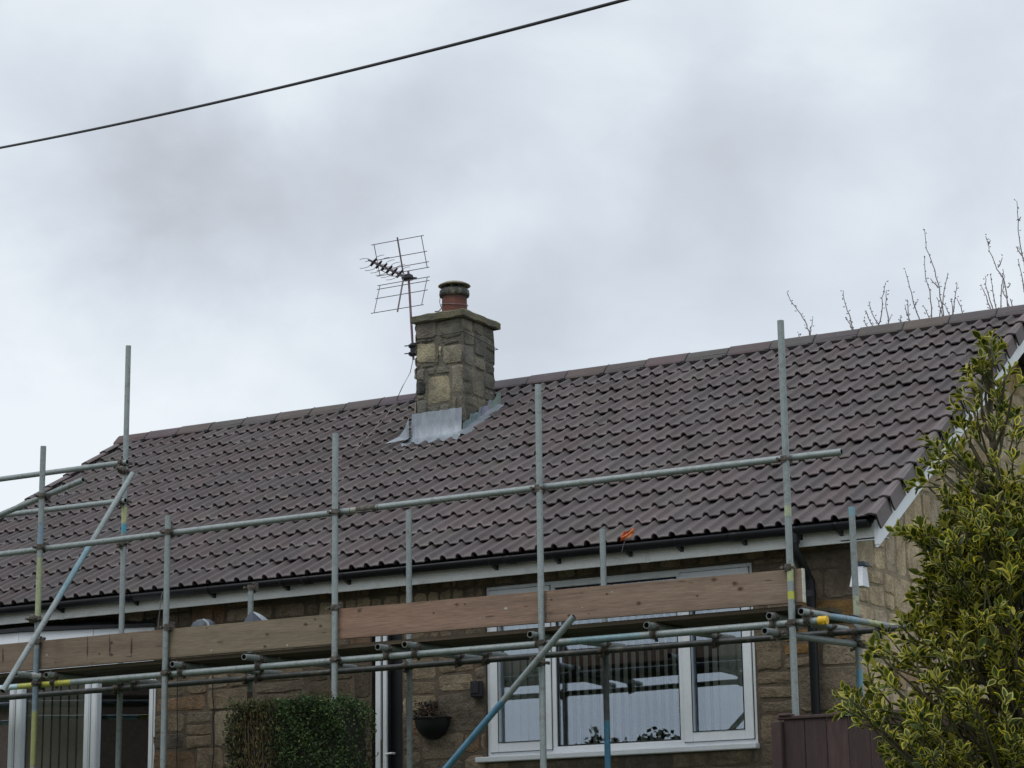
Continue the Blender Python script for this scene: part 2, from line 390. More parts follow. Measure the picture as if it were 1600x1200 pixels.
fw.v += []; b0 = len(fw.v); fw.v += st.v; fw.c += st.c; fw.f += [tuple(i+b0 for i in f) for f in st.f]; fw.sm += st.sm; fw.mi += [1]*len(st.f)
o = fw.build('front_wall', [M_mortar_d, M_stone], house); o['label'] = 'brown rubble stone wall under the eaves, darkened in colour for its shade'

# right gable
mb = MB(); Pg = lambda u, v, w: Vector((WX1+w, u, v))
gt = lambda y: EZ-.15+(min(y, 2*RY-y)-EY)*TT
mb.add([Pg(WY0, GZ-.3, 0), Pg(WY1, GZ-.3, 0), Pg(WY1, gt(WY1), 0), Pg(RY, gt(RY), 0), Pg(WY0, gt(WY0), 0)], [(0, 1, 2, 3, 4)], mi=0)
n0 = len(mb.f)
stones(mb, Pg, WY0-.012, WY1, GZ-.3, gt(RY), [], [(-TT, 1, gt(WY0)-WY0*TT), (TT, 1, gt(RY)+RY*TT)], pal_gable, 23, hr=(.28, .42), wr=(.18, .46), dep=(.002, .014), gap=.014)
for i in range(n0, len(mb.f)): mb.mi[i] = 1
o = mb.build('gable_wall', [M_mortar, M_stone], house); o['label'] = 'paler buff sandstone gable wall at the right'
# left gable, rear wall, floor and inside of the room (plain, unseen)
mb = MB(); mb.box((WX0-.02, WY0+.01, GZ-.3), (WX0+.2, WY1, gt(WY0))); mb.box((WX0+.2, WY1-.2, GZ-.3), (WX1-.01, WY1-.01, gt(WY0)))
mb.add([(WX0, WY0+.01, gt(WY0)), (WX0, WY1, gt(WY0)), (WX0, RY, gt(RY))], [(0, 1, 2)])
mb.build('rear_wall', M_mortar, house)
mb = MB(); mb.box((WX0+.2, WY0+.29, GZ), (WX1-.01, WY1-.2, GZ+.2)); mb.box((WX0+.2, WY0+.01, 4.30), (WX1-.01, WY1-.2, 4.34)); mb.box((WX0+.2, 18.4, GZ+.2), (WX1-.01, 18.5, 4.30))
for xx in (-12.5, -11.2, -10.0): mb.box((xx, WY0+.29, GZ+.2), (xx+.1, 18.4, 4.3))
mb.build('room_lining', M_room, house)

# ---- tiled roof
def roof_pt(x, s, h):           # s up the slope from the eaves, h square to it
    return Vector((x, EY+s*TC-h*TS, EZ+s*TS+h*TC))
G = (RY-EY)/TC/14.0
def prof(t):
    t %= 1.0
    if t < .40: return .034*math.sin(math.pi*t/.40)**.62
    return .0035*math.sin(math.pi*(t-.40)/.60)-.003
mb = MB(); TW = .30; NT = 35; x0 = XR-.05-NT*TW
sg = [i/20 for i in range(21)]
def tilecol(r, k):
    y = r.random()
    if y < .5: c = (.133, .112, .110)
    elif y < .72: c = (.128, .112, .110)
    elif y < .90: c = (.136, .109, .107)
    else: c = (.131, .115, .106)
    q = r.uniform(.92, 1.08); return tuple(v*q for v in c)
for k in range(14):
    s0 = k*G
    for i in range(NT):
        xa = x0+i*TW; r = rnd; dh = r.uniform(-.002, .004); ds = r.uniform(-.004, .004)+.006*math.sin(i*.35+k*1.7); tl = r.uniform(-.002, .002); c = tilecol(r, k)
        wear = r.uniform(1.15, 1.7); lip = tuple(min(.6, v*wear) for v in c)
        for half in (0, 1):
            cols = []; P = []
            for t in sg:
                tt = t*.5+half*.5; x = xa+tt*TW; h = prof(t)+dh+tl*tt*4
                for (s, hh, cc) in ((s0+ds+.045, h+.004, c), (s0+ds+.003, h+.023, c), (s0+ds+.0, h+.033, lip), (s0+ds+.010, h+.0375, lip), (s0+ds+.03, h+.0365, c), (s0+G*.5, h+.020, c), (s0+G+.05, h+.001, c)):
                    P.append(roof_pt(x, s, hh)); cols.append(cc)
            n = 7; fs = [((q+1)*n+a, q*n+a, q*n+a+1, (q+1)*n+a+1)[::-1] for q in range(20) for a in range(6)]
            mb.add(P, fs, cols, True)
roof = mb.build('roof', M_tile, house); roof['label'] = 'brown purple double roll concrete tiles in fourteen courses'
# under-sheet and the rear slope
mb = MB()
q = lambda x, y, z: Vector((x, y, z))
zb = lambda y, d: EZ-d+(min(y, 2*RY-y)-EY)*TT
mb.add([q(XL+.1, EY+.05, zb(EY+.05, .015)), q(XR-.02, EY+.05, zb(EY+.05, .015)), q(XR-.02, RY, zb(RY, .015)), q(XL+.1, RY, zb(RY, .015)),
        q(XL+.1, EY+.05, zb(EY+.05, .05)), q(XR-.02, EY+.05, zb(EY+.05, .05)), q(XR-.02, RY, zb(RY, .05)), q(XL+.1, RY, zb(RY, .05))],
       [(0, 1, 2, 3), (7, 6, 5, 4), (0, 4, 5, 1), (1, 5, 6, 2), (3, 2, 6, 7), (0, 3, 7, 4)], (.03, .028, .026))
for k in range(14):
    ya, yb = 2*RY-(EY+k*G*TC), 2*RY-(EY+(k+1)*G*TC)
    za, z2 = EZ+k*G*TS, EZ+(k+1)*G*TS
    mb.add([q(XL, ya, za+.03), q(XR, ya, za+.03), q(XR, yb-.03, z2+.01), q(XL, yb-.03, z2+.01), q(XL, ya, za-.01), q(XR, ya, za-.01)], [(3, 2, 1, 0), (0, 1, 5, 4)], (.14, .12, .118))
mb.build('rear_slope', M_tile, roof)
# ridge tiles: angular ridges, one after another with dark clips at the joints
mb = MB(); clips = []
xx = XL-.02; i = 0
while xx < XR+.02:
    ln = .455; xe = min(xx+ln-.006, XR+.05); r = rnd; dz = r.uniform(-.004, .004); c = tilecol(r, 0); c = tuple(v*r.uniform(.85, 1.0) for v in c)
    prf = [(-.128, -.062), (-.118, -.040), (-.085, -.006), (-.050, .030), (-.022, .050), (0, .056), (.022, .050), (.05, .030), (.085, -.006), (.118, -.04), (.128, -.062)]
    P = []
    for xq in (xx, xe):
        for (a, b) in prf: P.append(q(xq, RY+a, RZ+.045+b+dz+(0.003 if xq == xx else 0)))
        for (a, b) in prf: P.append(q(xq, RY+a*.86, RZ+.045+b-.014+dz))
    n = len(prf)
    fs = [(k, k+1, 2*n+k+1, 2*n+k)[::-1] for k in range(n-1)]+[(n+k, n+k+1, 3*n+k+1, 3*n+k) for k in range(n-1)]
    fs += [(k, k+1, n+k+1, n+k) for k in range(n-1)]+[(2*n+k, 2*n+k+1, 3*n+k+1, 3*n+k)[::-1] for k in range(n-1)]+[(0, n, 3*n, 2*n), (n-1, 2*n-1, 4*n-1, 3*n-1)[::-1]]
    mb.add(P, fs, c)
    ck = MB(); ck.tube([q(xe, RY-.135, RZ-.02), q(xe, RY-.122, RZ+.005), q(xe, RY-.087, RZ+.043), q(xe, RY-.05, RZ+.077), q(xe, RY, RZ+.103)], .005, 6)
    ck.box((xe-.035, RY-.155, RZ-.035), (xe+.012, RY-.135, RZ-.012)); clips.append(ck)
    xx += ln
mb.build('ridge_tiles', M_tile, roof)
for ck in clips: ck.build('ridge_clip', M_black, roof)
mb = MB(); mb.box((XL+.05, RY-.105, RZ-.06), (XR-.03, RY+.105, RZ+.02)); mb.build('ridge_roll', M_black, roof)
# cloaked verge tiles
def verge(side):
    X = XR if side > 0 else XL
    for k in range(14):
        mb = MB(); s0 = k*G-.03; s1 = s0+G+.02; r = rnd; c = tilecol(r, 0); c = tuple(v*1.3 for v in c); o_ = .030
        lip = tuple(v*1.35 for v in c)
        # lower end / upper end cross-section: top flat, rounded shoulder, cloak hanging down
        def sec(s, out, up):
            sd_ = side
            pr = [(-.075, .012), (-.06, .026), (-.03, .033), (-.010, .030), (out-.002, .018), (out, .0), (out+.004, -.05), (out+.012, -.102)]
            return [roof_pt(X+sd_*a, s, b+up+.012) for a, b in pr]
        a = sec(s0, o_, .018); a2 = sec(s0+.012, o_, .019); b = sec(s1, 0.0, 0.0); n = 8
        und = [roof_pt(X-side*.075, s0, .0), roof_pt(X+side*(o_-.012), s0, -.02), roof_pt(X+side*(o_-.004), s0, -.095)]
        cols = [c]*8+[c]*8+[c]*8
        fs = []
        for q_ in (0, 8):
            for i in range(n-1): fs.append((q_+i, q_+i+1, q_+8+i+1, q_+8+i) if side > 0 else (q_+i, q_+8+i, q_+8+i+1, q_+i+1))
        mb.add(a+a2+b, fs, cols, False)
        # thickness at the lower end and along the bottom
        inn = [p+Vector((-side*.014, 0, -.012)) if i < 5 else p+Vector((-side*.014, 0, 0)) for i, p in enumerate(a)]
        mb.add(a+inn, [(i, n+i, n+i+1, i+1) for i in range(n-1)], (.05, .04, .04))
        ib = [p+Vector((-side*.014, 0, 0)) for p in (a[7], b[7])]
        mb.add([a[7], b[7]]+ib, [(0, 1, 3, 2)], c)
        mb.build('verge_tile', M_tile, roof)
verge(1); verge(-1)

# fascia, soffit, bargeboards, gutter
mb = MB(); FY = 15.965
segs = [XL+.05, -14.02, -11.05, -8.05, XR-.0]
for a, b in zip(segs, segs[1:]): mb.rbox((a+.001, FY, 4.262), (b-.002, FY+.018, 4.41), .002, (1, 1, 1) if a != segs[1] else (.96, .96, .95))
for xj in (-14.02, -11.05, -8.05): mb.box((xj-.022, FY-.004, 4.258), (xj+.022, FY, 4.41), (.86, .86, .84))
mb.build('fascia', M_fascia, house)
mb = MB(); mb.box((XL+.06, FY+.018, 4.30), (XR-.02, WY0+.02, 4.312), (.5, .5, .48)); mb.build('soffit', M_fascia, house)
for sgn, X in ((1, XR), (-1, XL)):
    mb = MB(); x1 = X-sgn*.004; x2 = X-sgn*.026; xa, xb = min(x1, x2), max(x1, x2)
    y0, y1 = FY-.02, RY+.0
    f = lambda y, d: EZ+(y-EY)*TT-d
    for (ya, yb) in ((y0, 18.0), (18.003, RY)):
        p = [(ya, f(ya, .025)), (yb, f(yb, .025)), (yb, f(yb, .232)), (ya, f(ya, .232))]
        P = [Vector((x, *t)) for x in (xa, xb) for t in p]
        mb.add(P, [(0, 1, 2, 3), (7, 6, 5, 4), (0, 4, 5, 1), (3, 2, 6, 7), (0, 3, 7, 4), (1, 5, 6, 2)])
    P = [Vector((x, 2*RY-t[0], t[1])) for x in (xa, xb) for t in [(FY, f(FY, .05)), (RY, f(RY, .05)), (RY, f(RY, .215)), (FY, f(FY, .215))]]
    mb.add(P, [(0, 1, 2, 3), (7, 6, 5, 4), (0, 4, 5, 1), (3, 2, 6, 7)])
    # moulded lower lip and square box end
    yy = FY-.02
    mb.box((xa-.004, yy-.006, 4.225), (xb+.006, yy+.03, 4.40), (1, 1, 1))
    mb.build('bargeboard', M_white, house)
    if sgn > 0:     # boxed soffit under the overhang
        mb = MB()
        xa2, xb2 = WX1-.02, xa
        P = [Vector((x, y, f(y, d))) for d in (.165, .175) for (x, y) in ((xa2, FY), (xb2, FY), (xb2, RY), (xa2, RY))]
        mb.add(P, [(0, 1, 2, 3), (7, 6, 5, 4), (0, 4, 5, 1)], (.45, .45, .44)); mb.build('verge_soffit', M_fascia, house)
gy, gz, gr = 15.892, 4.402, .056
mb = MB(); n = 12
def gpro(x, r):
    return [Vector((x, gy-r*math.cos(math.pi*i/n), gz-r*math.sin(math.pi*i/n))) for i in range(n+1)]
def gseg(mb, xa, xb, r0, r1):
    P = gpro(xa, r0)+gpro(xb, r0)+gpro(xa, r1)+gpro(xb, r1); m = n+1
    fs = [(i, i+1, m+i+1, m+i) for i in range(n)]+[(2*m+i, 3*m+i, 3*m+i+1, 2*m+i+1) for i in range(n)]+[(0, m, 3*m, 2*m), (n, 2*m+n, 3*m+n, m+n)]
    fs += [(i, 2*m+i, 2*m+i+1, i+1) for i in range(n)]+[(m+i, m+i+1, 3*m+i+1, 3*m+i) for i in range(n)]
    mb.add(P, fs, smooth=True)
gseg(mb, XL+.04, XR-.05, gr, gr-.004)
gx1 = XR-.05; P = gpro(gx1+.001, gr); mb.add(P, [tuple(range(n+1))])
for xj in (-15.2, -13.2, -11.25, -9.25, -7.25): gseg(mb, xj-.045, xj+.045, gr+.007, gr-.006)
gut = mb.build('gutter', M_black, house)
for xb in [at(px, 850, 15.9).x for px in (95, 210, 330, 445, 540, 634, 770, 868, 980, 1060, 1160, 1247, 1311)]:
    mb = MB(); gseg(mb, xb-.016, xb+.016, gr+.004, gr-.002)
    P = [(xb-.014, FY-.001, gz-.01), (xb-.014, FY-.001, gz-.088), (xb-.014, gy-.03, gz-.052), (xb+.014, FY-.001, gz-.01), (xb+.014, FY-.001, gz-.088), (xb+.014, gy-.03, gz-.052)]
    mb.add(P, [(0, 1, 2), (5, 4, 3), (0, 2, 5, 3), (1, 4, 5, 2)]); mb.build('bracket', M_black, gut)
# downpipe with its swan neck
dx = at(1241, 860, 15.89).x; px_ = at(1268, 950, 16.12).x
dp = MB(); dp.tube([(dx, gy, gz-.04), (dx, gy, gz-.16), (dx+.01, gy+.03, gz-.21), (px_-.015, 16.09, gz-.33), (px_, 16.12, gz-.38), (px_, 16.12, GZ)], .036, 14)
for z in (3.9, 2.9): dp.tube([(px_, 16.12, z), (px_, 16.12, z+.05)], .042, 14)
dp.tube([(dx, gy, gz-.03), (dx, gy, gz-.12)], .045, 14)
dp.build('downpipe', M_black, house)

# ---- chimney
CX0, CX1, CY0, CY1, CT = -12.045, -11.50, 18.87, 19.48, 7.40
chim = MB(); chim.box((CX0+.004, CY0+.004, 5.9), (CX1-.004, CY1-.004, CT), (.20, .18, .14))
n0 = len(chim.f)
def pal_ch(r, u, v):
    x = r.random()
    if x < .35: c = (.27, .24, .18)
    elif x < .65: c = (.225, .205, .165)
    elif x < .9: c = (.19, .178, .15)
    else: c = (.12, .115, .10)
    k = r.uniform(.85, 1.15); return tuple(q_*k for q_ in c)
fixF = [(CX0, 6.95, CX0+.235, 7.17), (CX0+.13, 6.52, CX0+.40, 6.82), (CX0, 6.64, CX0+.11, 6.78), (CX0+.275, 6.98, CX0+.31, 7.12), (CX0+.0, 7.20, CX0+.26, 7.39), (CX0+.26, 7.17, CX1, 7.39)]
cmap = [(.48, .41, .27), (.40, .345, .23), (.05, .053, .055), (.55, .48, .33), (.20, .175, .135), (.18, .165, .13)]
def pal_cf(r, u, v):
    for f_, c in zip(fixF, cmap):
        if f_[0] < u < f_[2] and f_[1] < v < f_[3]: return c
    return pal_ch(r, u, v)
stones(chim, lambda u, v, w: Vector((u, CY0-w*1.2, v)), CX0-.012, CX1+.012, 6.0, CT, [], [], pal_cf, 5, hr=(.22, .34), wr=(.18, .34), dep=(.0, .014), fixed=fixF, gap=.014)
stones(chim, lambda u, v, w: Vector((CX1+w*1.2, u, v)), CY0-.012, CY1+.012, 6.0, CT, [], [], pal_ch, 9, hr=(.24, .38), wr=(.2, .36), dep=(.0, .010), gap=.016)
stones(chim, lambda u, v, w: Vector((CX0-w*1.2, u, v)), CY0-.012, CY1+.012, 6.0, CT, [], [], pal_ch, 10, hr=(.24, .38), wr=(.2, .36), gap=.014)
stones(chim, lambda u, v, w: Vector((u, CY1+w*1.2, v)), CX0-.012, CX1+.012, 6.0, CT, [], [], pal_ch, 12, hr=(.24, .38), wr=(.2, .36), gap=.014)
for i in range(n0, len(chim.f)): chim.mi[i] = 1
chimney = chim.build('chimney', [M_chim, M_chim], house); chimney['label'] = 'square sandstone stack with dark lichen and a few buff stones'
# cap of rough stone slabs
mb = MB(); r = random.Random(3); ov = .07
def slab(a, b, c, d, z0, z1):
    n = 7; P = []
    top = []; bot = []
    def edge(p, q_, m):
        return [(p[0]+(q_[0]-p[0])*i/m+r.uniform(-.010, .010), p[1]+(q_[1]-p[1])*i/m+r.uniform(-.010, .010)) for i in range(m)]
    out = edge((a, b), (c, b), n)+edge((c, b), (c, d), n)+edge((c, d), (a, d), n)+edge((a, d), (a, b), n); m = len(out)
    cx_, cy_ = (a+c)/2, (b+d)/2
    z = [r.uniform(-.006, .006) for _ in out]
    rings = [[(x_+(cx_-x_)*.10, y_+(cy_-y_)*.10, z0+r.uniform(0, .008)) for x_, y_ in out], [(x_, y_, z0+.012+z[i]) for i, (x_, y_) in enumerate(out)], [(x_+r.uniform(-.006, .006), y_+r.uniform(-.006, .006), z1-.018+z[i]) for i, (x_, y_) in enumerate(out)],
             [(x_+(cx_-x_)*.07, y_+(cy_-y_)*.07, z1+r.uniform(-.006, .004)) for x_, y_ in out], [(x_+(cx_-x_)*.6, y_+(cy_-y_)*.6, z1+.03) for x_, y_ in out]]
    for ri in rings: P += ri
    fs = [(k*m+i, k*m+(i+1) % m, (k+1)*m+(i+1) % m, (k+1)*m+i) for k in range(4) for i in range(m)]+[tuple(range(4*m, 5*m))]
    mb.add(P, fs, (.21, .19, .12))
slab(CX0-.025, CY0-.06, CX1+.055, CY1+.035, CT-.035, CT+.055)
mb.build('chimney_cap', M_chim, chimney)
pc = ((CX0+CX1)/2, 19.17, CT+.05)
mb = MB(); mb.lathe(pc, [(.135, 0), (.130, .05), (.127, .22), (.124, .245)], 28); mb.lathe(pc, [(.19, -.0), (.17, .05), (.13, .075)], 20, (.5, .6, .7))
mb.build('chimney_pot', M_terra, chimney)
mb = MB(); mb.lathe((pc[0], pc[1], pc[2]), [(.128, .235), (.150, .24), (.155, .26), (.150, .30), (.132, .315), (.10, .318)], 28, (.38, .38, .38))
for k in range(10):
    a = k*math.pi/5; mb.tube([(pc[0]+.12*math.cos(a), pc[1]+.12*math.sin(a), pc[2]+.31), (pc[0]+.115*math.cos(a), pc[1]+.115*math.sin(a), pc[2]+.365)], .006, 6, (.4, .4, .4))
mb.lathe((pc[0], pc[1], pc[2]), [(.10, .350), (.155, .344), (.166, .349), (.160, .358), (.115, .380), (.06, .394), (0.001, .398)], 28, (1.5, 1.35, 1.0))
mb.lathe((pc[0], pc[1], pc[2]), [(.095, .30), (.095, .35)], 20, (.15, .15, .15))
mb.build('cowl', M_cowl, chimney)
mb = MB(); mb.tube([(pc[0]+.137*math.cos(a), pc[1]+.137*math.sin(a), pc[2]+.14+.01*math.sin(2*a)) for a in [i*math.pi/12 for i in range(25)]], .0035, 6)
mb.tube([(pc[0]-.135, pc[1]-.02, pc[2]+.14), (pc[0]-.16, pc[1]-.05, pc[2]+.10), (pc[0]-.185, pc[1]-.08, pc[2]+.095)], .006, 6)
mb.tube([(pc[0]-.15, pc[1]-.03, pc[2]+.27), (pc[0]-.158, pc[1]-.03, pc[2]+.2), (pc[0]-.14, pc[1]-.03, pc[2]+.14)], .0035, 6)
mb.build('pot_wire', M_coax, chimney)
# wire round the stack
mb = MB(); zz = 7.20
mb.tube([(CX0-.03, CY0-.03, zz-.04), ((CX0+CX1)/2, CY0-.038, zz+.01), (CX1+.03, CY0-.035, zz+.015), (CX1+.042, (CY0+CY1)/2, zz-.01), (CX1+.03, CY1+.03, zz-.03), (CX0-.03, CY1+.03, zz-.03), (CX0-.03, CY0-.03, zz-.04)], .004, 6)
mb.build('lashing_wire', M_black, chimney)
# lead flashing: front apron, dressed skirt, stepped side pieces
mb = MB(); r = random.Random(2)
lc = (.28, .31, .345)
base = roof_pt(0, 0, 0)
def rz(y): return EZ+(y-EY)*TT
nx_ = 30; P = []; cols = []
xa, xb = CX0-.03, CX1+.012
rows = [(CY0-.036, rz(CY0)+.29), (CY0-.044, rz(CY0)+.17), (CY0-.052, rz(CY0)+.055), (CY0-.10, rz(CY0-.10)+.055), (CY0-.16, rz(CY0-.16)+.045)]
for k, (y_, z_) in enumerate(rows):
    for i in range(nx_+1):
        t = i/nx_; x_ = xa+(xb-xa)*t
        if k >= 3: x_ = xa-(.02 if k == 3 else .05)+(xb-xa+(.03 if k == 3 else .07))*t
        ph = ((x_-x0) % .15)/.15
        rr = prof(ph)*(1.0 if k == 4 else .5) if k >= 3 else 0
        yy = y_-(r.uniform(0, .018) if k == 4 else 0)
        P.append(Vector((x_, yy+r.uniform(-.003, .003), z_+rr+(yy-y_)*TT*1+r.uniform(-.003, .003))))
        cols.append(tuple(v*(1.12 if k == 2 else r.uniform(.96, 1.03)) for v in lc))
mb.add(P, [(k*(nx_+1)+i, (k+1)*(nx_+1)+i, (k+1)*(nx_+1)+i+1, k*(nx_+1)+i+1) for k in range(4) for i in range(nx_)], cols, True)
for sgn, X in ((1, CX1+.03), (-1, CX0-.03)):
    ys = CY0-.045
    for k in range(4):
        y2 = min(ys+.19, CY1+.03)
        tz = rz(ys)+.19+.05
        P = [(X, ys-.02, rz(ys)-.0), (X, y2+.02, rz(y2)), (X, y2+.02, tz+.045+r.uniform(0, .02)), (X, y2-.06, tz+.03), (X, y2-.085, tz-.03), (X, ys+.05, tz-.045), (X, ys-.01, tz-.09)]
        P = [Vector((p[0]+sgn*(.004*k+r.uniform(0, .006)), p[1], p[2])) for p in P]
        mb.add(P, [tuple(range(7))], tuple(v*r.uniform(.85, 1.15) for v in lc))
        ys = y2-.02
    # soaker strip lying over the tiles
    P = []; m = 10
    for i in range(m+1):
        s_ = ((CY0-.10)-EY)/TC+i*((CY1-CY0+.12)/TC)/m
        a_ = roof_pt(X-sgn*.01, s_, .085); b_ = roof_pt(X+sgn*.05, s_, .062+r.uniform(0, .004)); c_ = roof_pt(X+sgn*(.085+r.uniform(-.012, .012)), s_, .05)
        P += [a_, b_, c_]
    mb.add(P, [(i*3+j, i*3+j+1, i*3+j+4, i*3+j+3) for i in range(m) for j in (0, 1)], tuple(v*.8 for v in lc), True)
# loose corner flap to the left
p0 = roof_pt(CX0-.05, (CY0-.06-EY)/TC, .07)
mb.add([p0+Vector((.02, .0, .22)), p0+Vector((.03, -.01, 0)), p0+Vector((-.12, -.07, -.025)), p0+Vector((-.21, -.09, -.035)), p0+Vector((-.09, -.01, .035)), p0+Vector((-.03, .01, .12))], [(0, 1, 2, 3, 4, 5)], lc)
mb.build('lead_flashing', M_lead, chimney)

# ---- big front window
wx0, wz0, wx1, wz1 = WIN
fy = 16.225
win = MB()
def frame_rect(mb, a, b, c, d, y0, y1, w, wb=None):
    wb = wb or w
    mb.rbox((a, y0, b), (a+w, y1, d), .004); mb.rbox((c-w, y0, b), (c, y1, d), .004)
    mb.rbox((a+w, y0+.0005, d-w), (c-w, y1, d), .004); mb.rbox((a+w, y0+.0005, b), (c-w, y1, b+wb), .004)
frame_rect(win, wx0, wz0+.035, wx1, wz1, fy, fy+.07, .055)
mul = [-9.065, -7.905]
for m_ in mul: win.rbox((m_-.03, fy+.001, wz0+.09), (m_+.03, fy+.068, wz1-.055), .004)
window = win.build('window', M_white, house); window['label'] = 'wide white three light window with vertical blinds, right of the door'
mb = MB(); mb.rbox((wx0-.07, 16.13, wz0-.01), (wx1+.012, fy+.07, wz0+.033), .006); mb.build('sill', M_white, window)
lights = [(wx0+.055, mul[0]-.03, 1), (mul[0]+.03, mul[1]-.03, 0), (mul[1]+.03, wx1-.055, 1)]
gk = MB()
for (a, b, cas) in lights:
    z0_, z1_ = wz0+.09, wz1-.055
    if cas:
        mb = MB(); frame_rect(mb, a-.02, z0_-.02, b+.02, z1_+.02, fy-.016, fy-.001, .075); 
        frame_rect(mb, a+.002, z0_+.002, b-.002, z1_-.002, fy+.001, fy+.05, .05); mb.build('casement', M_white, window); ins = .055
        frame_rect(gk, a-.0235, z0_-.0235, b+.0235, z1_+.0235, fy-.0035, fy-.0005, .0035)
        frame_rect(gk, a+ins-.001, z0_+ins-.001, b-ins+.001, z1_-ins+.001, fy-.018, fy-.0165, .005)
    else: ins = .012; frame_rect(gk, a+.001, z0_+.001, b-.001, z1_-.001, fy+.012, fy+.03, .011)
    mb = MB(); mb.box((a+ins, fy+.030, z0_+ins), (b-ins, fy+.034, z1_-ins)); mb.build('pane', M_glass, window)
gk.build('gasket', M_black, window)
mb = MB(); r = random.Random(21); x = wx0+.08
while x < wx1-.08:
    left = x < -9.07; a = R(15 if left else 41)+r.uniform(-.1, .1); 
    if -7.78 > x > -7.95: x += .07; continue
    hw = .042
    if x > -7.62: a = R(15)
    c_, s_ = math.cos(a), math.sin(a); y_ = fy+.085
    P = [(x-hw*c_, y_+hw*s_, wz0+.1), (x+hw*c_, y_-hw*s_, wz0+.1), (x+hw*c_, y_-hw*s_, wz1-.04), (x-hw*c_, y_+hw*s_, wz1-.04)]
    P2 = [(p[0]+.0015*s_, p[1]+.0015*c_, p[2]) for p in P]
    k = r.uniform(.8, 1.1)
    mb.add(P+P2, [(0, 1, 2, 3), (7, 6, 5, 4), (0, 4, 5, 1), (3, 2, 6, 7), (0, 3, 7, 4), (1, 5, 6, 2)], (k, k, k)); x += .072
mb.build('vertical_blind', M_blind, window)

# ---- bow window on the left
bp = [(-13.12, 16.22), (-13.68, 16.00), (-14.38, 15.79), (-15.26, 15.79), (-15.95, 16.00), (-16.50, 16.22)]
bz0, bz1, bzt = 2.45, 3.72, 4.15
bow = MB()
def facet(mb, p, q_, z0, z1, y0, y1, **kw):     # box along the facet, depth y0..y1 outward negative
    d = Vector((q_[0]-p[0], q_[1]-p[1], 0)); ln = d.length; d.normalize(); nrm = Vector((-d.y, d.x, 0))
    if nrm.y < 0: nrm = -nrm
    M = Matrix(((d.x, nrm.x, 0, p[0]), (d.y, nrm.y, 0, p[1]), (0, 0, 1, 0), (0, 0, 0, 1)))
    return M, ln
for i in range(5):
    M, ln = facet(bow, bp[i], bp[i+1], 0, 0, 0, 0)
    bow.rbox((.003, 0, bz1), (ln-.003, .03, bzt), .003, (1.12, 1.12, 1.12), M)
    bow.rbox((.0, -.012, bz1-.02), (ln, .06, bz1+.0-.001), .003, (1, 1, 1), M)
    bow.rbox((.0, -.02, bz0-.05), (ln, .08, bz0), .003, (1, 1, 1), M)
    bow.rbox((.0, .0, bz0), (ln, .06, bz0+.07), .003, (1, 1, 1), M)
for i, p in enumerate(bp):
    w = .075
    bow.rbox((p[0]-w, p[1]-.018, bz0), (p[0]+w, p[1]+.06, bz1-.021), .012)
    bow.rbox((p[0]-.012, p[1]-.024, bz0), (p[0]+.012, p[1]-.017, bz1-.021), .003, (.8, .8, .8))
bowo = bow.build('bow_window', M_white, house); bowo['label'] = 'shallow white framed bow window at the far left, blinds behind its panes'
mb = MB()
cen = Vector((-14.8, 16.5, 0))
tops = [Vector((a, b-.035, bzt+.002)) for a, b in bp]; P = tops+[t+Vector((0, 0, .028)) for t in tops]+[Vector((a, WY0+.01, 4.27)) for a, b in bp]
mb.add(P, [(i, i+1, 7+i, 6+i) for i in range(5)]+[(6+i, 7+i, 13+i, 12+i) for i in range(5)]+[(0, 1, 2, 3, 4, 5)]); mb.build('felt_roof', M_black, bowo)
for i in range(5):
    M, ln = facet(mb, bp[i], bp[i+1], 0, 0, 0, 0); mb = MB(); mb.box((.05, .02, bz0+.07), (ln-.05, .024, bz1-.021), M=M); mb.build('pane', M_glass, bowo)
    mb = MB(); x = .05; r = random.Random(30+i)
    while i > 0 and x < ln-.05:
        a = R(5); hw = .031; c_, s_ = math.cos(a), math.sin(a)
        Q = [(x-hw*c_, .085+hw*s_, bz0+.05), (x+hw*c_, .085-hw*s_, bz0+.05), (x+hw*c_, .085-hw*s_, bz1-.03), (x-hw*c_, .085+hw*s_, bz1-.03)]
        Q2 = [(p[0], p[1]+.002, p[2]) for p in Q]; k = r.uniform(.75, 1.25)
        mb.add([M @ Vector(p) for p in Q+Q2], [(0, 1, 2, 3), (7, 6, 5, 4), (0, 4, 5, 1), (3, 2, 6, 7), (0, 3, 7, 4), (1, 5, 6, 2)], (k, k*.93, k*.86)); x += .082 if r.random() < .85 else .12
    if i > 0: mb.build('vertical_blind', M_blind, bowo)
mb = MB(); P = [Vector((a, b+.03, bz0-.05)) for a, b in bp]; P += [Vector((a, b+.03, GZ-.3)) for a, b in bp]
mb.add(P, [(i, i+1, 7+i, 6+i) for i in range(5)]); mb.build('bow_base', M_stone, bowo)
mb = MB(); mb.box((-13.9, 17.2, GZ+.2), (-13.0, 17.26, 4.2)); mb.build('inner_door', M_door, bowo)

